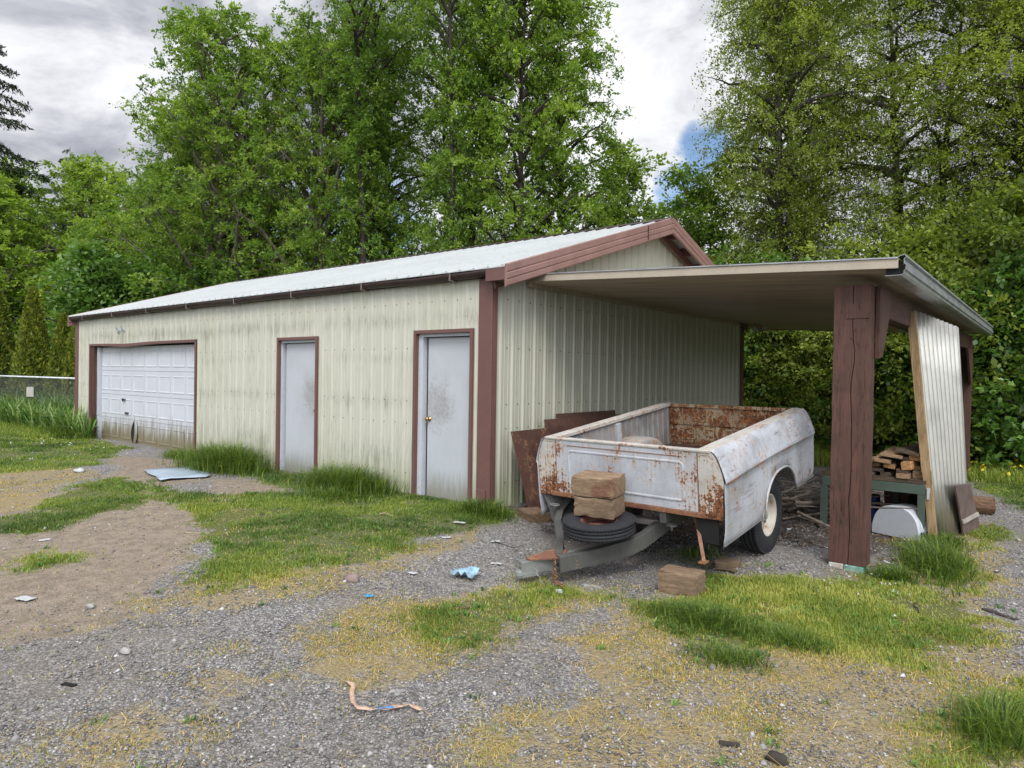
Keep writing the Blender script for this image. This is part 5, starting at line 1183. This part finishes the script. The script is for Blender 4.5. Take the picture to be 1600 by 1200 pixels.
for (x, y, rz, s_, sz1, lb) in ((-20.6, .15, 0, 1, 1.0, 'tall narrow arborvitae at the left edge, left one of the joined pair'), (-19.3, .75, 1, .9, 1.0, 'tall narrow arborvitae, right one of the joined pair'), (-17.95, 1.15, 2, .78, .80, 'shorter arborvitae behind the fence plate'), (-17.3, 1.35, 3, .8, .79, 'shorter arborvitae nearest the garage corner'), (-22.2, -.5, 4, 1, 1.02, 'arborvitae just off the left edge of the row')):
    plant(arb, (x, y, 0), rz, (s_, s_, sz1), lb, 'arborvitae', 'arborvitae behind the fence')

# ------------------------------------------------------------------ grass, weeds, gravel
def blades(P, Hh, Wd, rng, bend=.45, clumpdir=None):
    """P (N,3) -> curved blades made of 3 triangles each"""
    N = len(P); a = rng.uniform(0, 2*np.pi, N); d = np.stack([np.cos(a), np.sin(a), np.zeros(N)], 1)
    if clumpdir is not None: d = clumpdir+d*.6; d /= np.linalg.norm(d, axis=1)[:, None]
    s = np.stack([-d[:, 1], d[:, 0], np.zeros(N)], 1); b = (bend*rng.uniform(.2, 1.6, N))[:, None]; H_ = Hh[:, None]; W2 = Wd[:, None]*.5; up = np.array([0, 0, 1.])
    mid = P+up*H_*.55+d*H_*b*.30; tip = P+up*H_*(1-.35*b.clip(0, 1.6))+d*H_*b*1.0
    V = np.stack([P-s*W2, P+s*W2, mid-s*W2*.8, mid+s*W2*.8, tip], 1).reshape(-1, 3); o = np.arange(N)[:, None]*5
    Fq = np.concatenate([o+np.array([[0, 1, 3]]), o+np.array([[0, 3, 2]]), o+np.array([[2, 3, 4]])], 0); return V, Fq
rng = np.random.default_rng(99)
def wedge(N, rmin, rmax, pw=1.0, half=43):
    u = rng.random(N); r = rmin*(rmax/rmin)**(u**pw); a = np.radians(rng.uniform(-half, half, N)); c = math.atan2(F0[1], F0[0])-a
    return CAM[0]+r*np.cos(c), CAM[1]+r*np.sin(c), r
def free(x, y):
    inb = (x > LX-.05) & (x < .05) & (y > -.02) & (y < WY)
    for (cx, cy, hx_, hy_) in ((2.92, -.885, .17, .12), (3.83, .82, .17, .12), (-5.3, -1.30, .5, .33), (1.44, -1.95, .1, .1), (.62, .1, .17, .14)): inb |= (np.abs(x-cx) < hx_) & (np.abs(y-cy) < hy_)
    return ~inb
x, y, r = wedge(1900000, 3.0, 34)
k = free(x, y); x, y, r = x[k], y[k], r[k]
mg = pmask('green', x, y, .22, .35); md = pmask('dry', x, y, .25, .45); mdirt = pmask('dirt', x, y, .2, .3); mdk = pmask('dark', x, y, .2, .3)
far2 = sst(np.hypot(x, y), 13, 18); mg = np.maximum(mg, far2*.9)
patch = fbm(x, y, 2.2); fine_ = fbm(x+9, y+4, 9); dryn = pmask('dry', x, y, .6, .5)
lush = mg*sst(patch+.35*fine_, .49, .76)
base_d = np.where(mdk > .5, .012, np.where(mdirt > .5, .012+.22*sst(fbm(x+50, y-20, 1.7), .54, .68), .03))
pg = np.clip(lush*.50+mg*.16+md*sst(patch, .45, .6)*.10+base_d*.35*sst(fine_, .5, .7)+md*sst(fine_, .50, .66)*.035, 0, 1)*np.clip(.35+r/12, .4, 1)
sel = rng.random(len(x)) < pg
gx_, gy_, gr_ = x[sel], y[sel], r[sel]; ls = lush[sel]; N = len(gx_)
Hh = (.014+.034*rng.random(N))*(.6+.75*ls)*(1+.25*sst(gr_, 10, 22)); Wd = .0018+.0007*gr_*(.6+.8*rng.random(N))
V, Fq = blades(np.stack([gx_, gy_, gz(gx_, gy_)-.004], 1), Hh, Wd, rng, .6)
hue = fbm(gx_+31, gy_, 1.1); vcol = np.clip(.16+.34*rng.random(N)+.25*(1-ls)+1.5*(hue-.47)+.30*dryn[sel]*rng.random(N), 0, 1)
tag(np_mesh('grass', V, Fq, GRASSM, {'v': np.repeat(vcol, 5)}), 'short green grass growing in patches over the yard', 'grass', kind='stuff')
pd = np.clip(md*sst(patch*.7+fine_*.3, .42, .56)*.42+mg*.07+base_d*.10, 0, 1)*np.clip(.35+r/12, .4, 1)
sel = (rng.random(len(x)) < pd) & (r < 24)
N = sel.sum(); Hh = .008+.024*rng.random(N)**1.5; Wd = .0016+.0005*r[sel]
V, Fq = blades(np.stack([x[sel], y[sel], gz(x[sel], y[sel])-.004], 1), Hh, Wd, rng, 1.1)
tag(np_mesh('dry_grass', V, Fq, DRYM, {'v': np.repeat(np.clip(rng.random(N)*.8+.3*(fine_[sel]-.5), 0, 1), 5)}), 'straw coloured dry grass and moss spread over the gravel', 'dry grass', kind='stuff')
# tall tufts
def tuft(cx, cy, n, rx, ry, h, seed, name, label, rot=0, wd=.009):
    rg = np.random.default_rng(seed); u = rg.normal(0, .5, (n, 2)); ux = u[:, 0]*rx; uy = u[:, 1]*ry; X = cx+ux*math.cos(rot)-uy*math.sin(rot); Y = cy+ux*math.sin(rot)+uy*math.cos(rot)
    Y = np.where((X < .03) & (X > LX) & (Y > -.03), -.03-.1*rg.random(n), Y)
    out = np.stack([X-cx, Y-cy, np.zeros(n)], 1); out /= np.linalg.norm(out, axis=1)[:, None]+1e-6; fall = np.exp(-(u**2).sum(1)*.5)
    V, Fq = blades(np.stack([X, Y, gz(X, Y)-.01], 1), h*(.30+.70*fall)*rg.uniform(.3, 1.3, n), np.full(n, wd)*rg.uniform(.5, 1.5, n), rg, .85, out*.45)
    tag(np_mesh(name, V, Fq, GRASSM, {'v': np.repeat(np.clip(.0+.62*rg.random(n)**1.4, 0, 1), 5)}), label, 'grass tuft')
tuft(-5.35, -.50, 3800, .95, .42, .50, 1, 'grass_tuft', 'large tuft of tall dark grass between garage door and left door')
tuft(-2.30, -.38, 2800, .80, .34, .40, 2, 'grass_tuft', 'long row of tall grass along the wall between the two doors')
tuft(-2.0, -.85, 900, .9, .3, .17, 12, 'grass_tuft', 'lower grass in front of the row between the two doors')
tuft(.12, -.22, 900, .38, .22, .22, 3, 'grass_tuft', 'tuft of grass at the near corner of the garage')
tuft(-7.2, -.35, 700, .5, .2, .22, 13, 'grass_tuft', 'short tuft at the right foot of the garage door')
tuft(3.35, -1.45, 2000, .42, .20, .15, 4, 'grass_tuft', 'dark dense tuft in front of the cracked timber block', wd=.006)
tuft(3.95, -1.42, 900, .30, .18, .11, 14, 'grass_tuft', 'small dark tuft right of the dense front tuft', wd=.006)
tuft(3.75, -2.0, 900, .30, .16, .10, 15, 'grass_tuft', 'low tuft nearer the camera than the dense dark tuft', wd=.006)
tuft(4.42, 1.55, 1500, .28, .75, .24, 5, 'grass_tuft', 'long bright grass right of the big brown post', .2)
tuft(4.20, .75, 600, .18, .15, .16, 16, 'grass_tuft', 'leafy tuft at the right foot of the big brown post', wd=.007)
tuft(4.40, 2.5, 700, .20, .35, .18, 6, 'grass_tuft', 'grass growing at the foot of the corrugated panel')
tuft(5.16, -1.95, 900, .20, .30, .22, 7, 'grass_tuft', 'bright tuft cut by the right edge of the picture', wd=.006)
tuft(-13.0, -.35, 2200, 1.0, .35, .34, 8, 'grass_tuft', 'tall grass around the far left corner of the garage')
tuft(2.6, .15, 250, .3, .3, .10, 9, 'grass_tuft', 'sparse weeds under the trailer front')
# weeds beyond and before the fence
rg = np.random.default_rng(3); N = 15000; u = rg.uniform(-1.5, 9, N); v = rg.uniform(-.8, 2.0, N); nx, ny = -fd.y, fd.x
X = f0.x+fd.x*u-nx*v; Y = f0.y+fd.y*u-ny*v
k = ~((X > LX-.1) & (X < 0) & (Y > -.05)); X, Y, v = X[k], Y[k], v[k]; N = len(X)
V, Fq = blades(np.stack([X, Y, np.zeros(N)], 1), rg.uniform(.35, 1.25, N)*np.where(v < .05, .8, 1), rg.uniform(.02, .055, N), rg, .8)
tag(np_mesh('tall_weeds', V, Fq, WEEDM, {'v': np.repeat(rg.random(N), 5)}), 'tall strappy weeds growing along the chain link fence', 'weeds', kind='stuff')
N = 16000; u = rg.uniform(-1.0, 10, N); v = -rg.random(N)**1.5*1.6; X = f0.x+fd.x*u-nx*v; Y = f0.y+fd.y*u-ny*v; k = ~((X > LX-.1) & (X < 0) & (Y > -.05)); X, Y, v = X[k], Y[k], v[k]; N = len(X)
V, Fq = blades(np.stack([X, Y, np.zeros(N)], 1), rg.uniform(.15, .5, N)*(1+.45*v), np.full(N, .014), rg, .6)
tag(np_mesh('meadow_grass', V, Fq, GRASSM, {'v': np.repeat(np.clip(.3+.5*rg.random(N), 0, 1), 5)}), 'knee high grass in front of the chain link fence', 'grass', kind='stuff')
N = 20000; X = rg.uniform(-2, 9, N); Y = 8.6+rg.random(N)*3.2; V, Fq = blades(np.stack([X, Y, gz(X, Y)], 1), rg.uniform(.08, .28, N), np.full(N, .014), rg, .7)
tag(np_mesh('rough_grass', V, Fq, GRASSM, {'v': np.repeat(np.clip(.35+.5*rg.random(N), 0, 1), 5)}), 'rough grass below the shrubs behind the carport', 'grass', kind='stuff')
x_, y_, r_w = wedge(6000, 3.2, 16); k = free(x_, y_); x_, y_ = x_[k], y_[k]; pm = np.maximum(pmask('green', x_, y_), .05*pmask('dry', x_, y_)); k = rng.random(len(x_)) < pm*.45; x_, y_ = x_[k], y_[k]; n7 = 9
X = np.repeat(x_, n7)+rng.normal(0, .012, len(x_)*n7); Y = np.repeat(y_, n7)+rng.normal(0, .012, len(x_)*n7); N = len(X)
V, Fq = blades(np.stack([X, Y, gz(X, Y)], 1), rng.uniform(.02, .055, N), rng.uniform(.007, .014, N), rng, 1.1)
tag(np_mesh('broadleaf_weeds', V, Fq, WEEDM, {'v': np.repeat(np.clip(np.repeat(rng.random(len(x_)), n7)*.6+.2*rng.random(N), 0, 1), 5)}), 'small broad leaved weeds dotted through the lawn', 'weeds', kind='stuff')
x_, y_, r_w = wedge(9000, 3.1, 15); k = free(x_, y_); x_, y_ = x_[k], y_[k]; N = len(x_); a = rng.uniform(0, 6.28, N); ln = rng.uniform(.02, .10, N); wd_ = rng.uniform(.0008, .0019, N); zz = gz(x_, y_)+.012+(fbm(x_, y_, 1.1)-.5)*.035; dx_ = np.cos(a)*ln; dy_ = np.sin(a)*ln; sx_ = -np.sin(a)*wd_; sy_ = np.cos(a)*wd_; lift = rng.uniform(0, .02, N)
V = np.stack([np.stack([x_-sx_, y_-sy_, zz], 1), np.stack([x_+sx_, y_+sy_, zz], 1), np.stack([x_+dx_+sx_, y_+dy_+sy_, zz+lift], 1), np.stack([x_+dx_-sx_, y_+dy_-sy_, zz+lift], 1)], 1).reshape(-1, 3)
k = np.repeat(rng.random(N) < (.25+.75*np.maximum(pmask('green', x_, y_, .4), pmask('dry', x_, y_, .4)))*.6, 4)
V = V[k]; N = len(V)//4; tag(np_mesh('straw_litter', V, np.arange(4*N).reshape(N, 4), DRYM, {'v': np.repeat(rng.random(N)*.9, 4)}), 'loose dead stalks and straw lying over the yard', 'straw', kind='stuff')
# wildflowers: white and yellow dots
def dots(name, X, Y, h, s_, mat, label):
    N = len(X); P = np.stack([X, Y, gz(X, Y)+h], 1); rg2 = np.random.default_rng(N); V, Fq = leaf_quads(np.repeat(P, 3, 0), rg2.normal(0, 1, (3*N, 3)), s_, rg2, 0, .9, 2.)
    tag(np_mesh(name, V, Fq, mat), label, 'flowers', kind='stuff')
dots('daisies', rg.uniform(-16, -7.5, 90), rg.uniform(-3, -.3, 90), .06, .022, PAPER, 'tiny white daisies in the left lawn')
dots('dandelions', rg.uniform(3.5, 8, 70), rg.uniform(8.8, 11.0, 70), .22, .05, mat_plain('yellow_petal', (.55, .42, .02), .6), 'yellow dandelions in the grass behind the carport')
dots('clover_flowers', rg.normal(4.0, .35, 45), rg.normal(.35, .3, 45), .05, .013, PAPER, 'tiny white clover flowers around the foot of the post')
# gravel stones
x, y, r = wedge(260000, 3.0, 13)
k = free(x, y); x, y, r = x[k], y[k], r[k]
mg = pmask('green', x, y, .2, .3); md = pmask('dirt', x, y, .2, .3); p = np.clip((1-mg*.93)*(1-md*.86), 0, 1)*sst(fbm(x, y, 3.), .28, .52)*np.clip(r/6., .35, 1)*.42
sel = rng.random(len(x)) < p; x, y, r = x[sel], y[sel], r[sel]; N = len(x)
sz = (.0035+.0055*rng.random(N)**2.2)*(1+.06*r)*(1+1.1*(rng.random(N) < .03))
phi = (1+5**.5)/2
octv = np.array([[1, 0, 0], [-1, 0, 0], [0, 1, 0], [0, -1, 0], [0, 0, 1], [0, 0, -1]], float); octf = np.array([[0, 2, 4], [2, 1, 4], [1, 3, 4], [3, 0, 4], [2, 0, 5], [1, 2, 5], [3, 1, 5], [0, 3, 5]])
V = octv[None]*(sz[:, None, None])*rng.uniform(.6, 1.4, (N, 6, 1))*np.array([1.2, 1, .65]); a = rng.uniform(0, 6.28, N); ca, sa = np.cos(a)[:, None], np.sin(a)[:, None]
V = np.stack([V[..., 0]*ca-V[..., 1]*sa, V[..., 0]*sa+V[..., 1]*ca, V[..., 2]], -1)+np.stack([x, y, gz(x, y)+(fbm(x, y, 1.1)-.5)*.035+.003], 1)[:, None]
def m_peb():
    m, t, b, ob = mat_base('gravel_stone'); a_ = t.new('ShaderNodeAttribute', attribute_name='v').outputs['Fac']
    c = t.ramp(a_, [(0, (.08, .076, .074)), (.45, (.165, .158, .152)), (.8, (.24, .23, .22)), (.96, (.33, .315, .30)), (1, (.46, .45, .44))]); t.set(b.inputs['Base Color'], c); b.inputs['Roughness'].default_value = .85; return m
tag(np_mesh('gravel', V.reshape(-1, 3), (octf[None]+np.arange(N)[:, None, None]*6).reshape(-1, 3), m_peb(), {'v': np.repeat(rng.random(N), 6)}), 'loose grey gravel scattered over the yard', 'gravel', kind='stuff')
print('blades/pebbles', N)
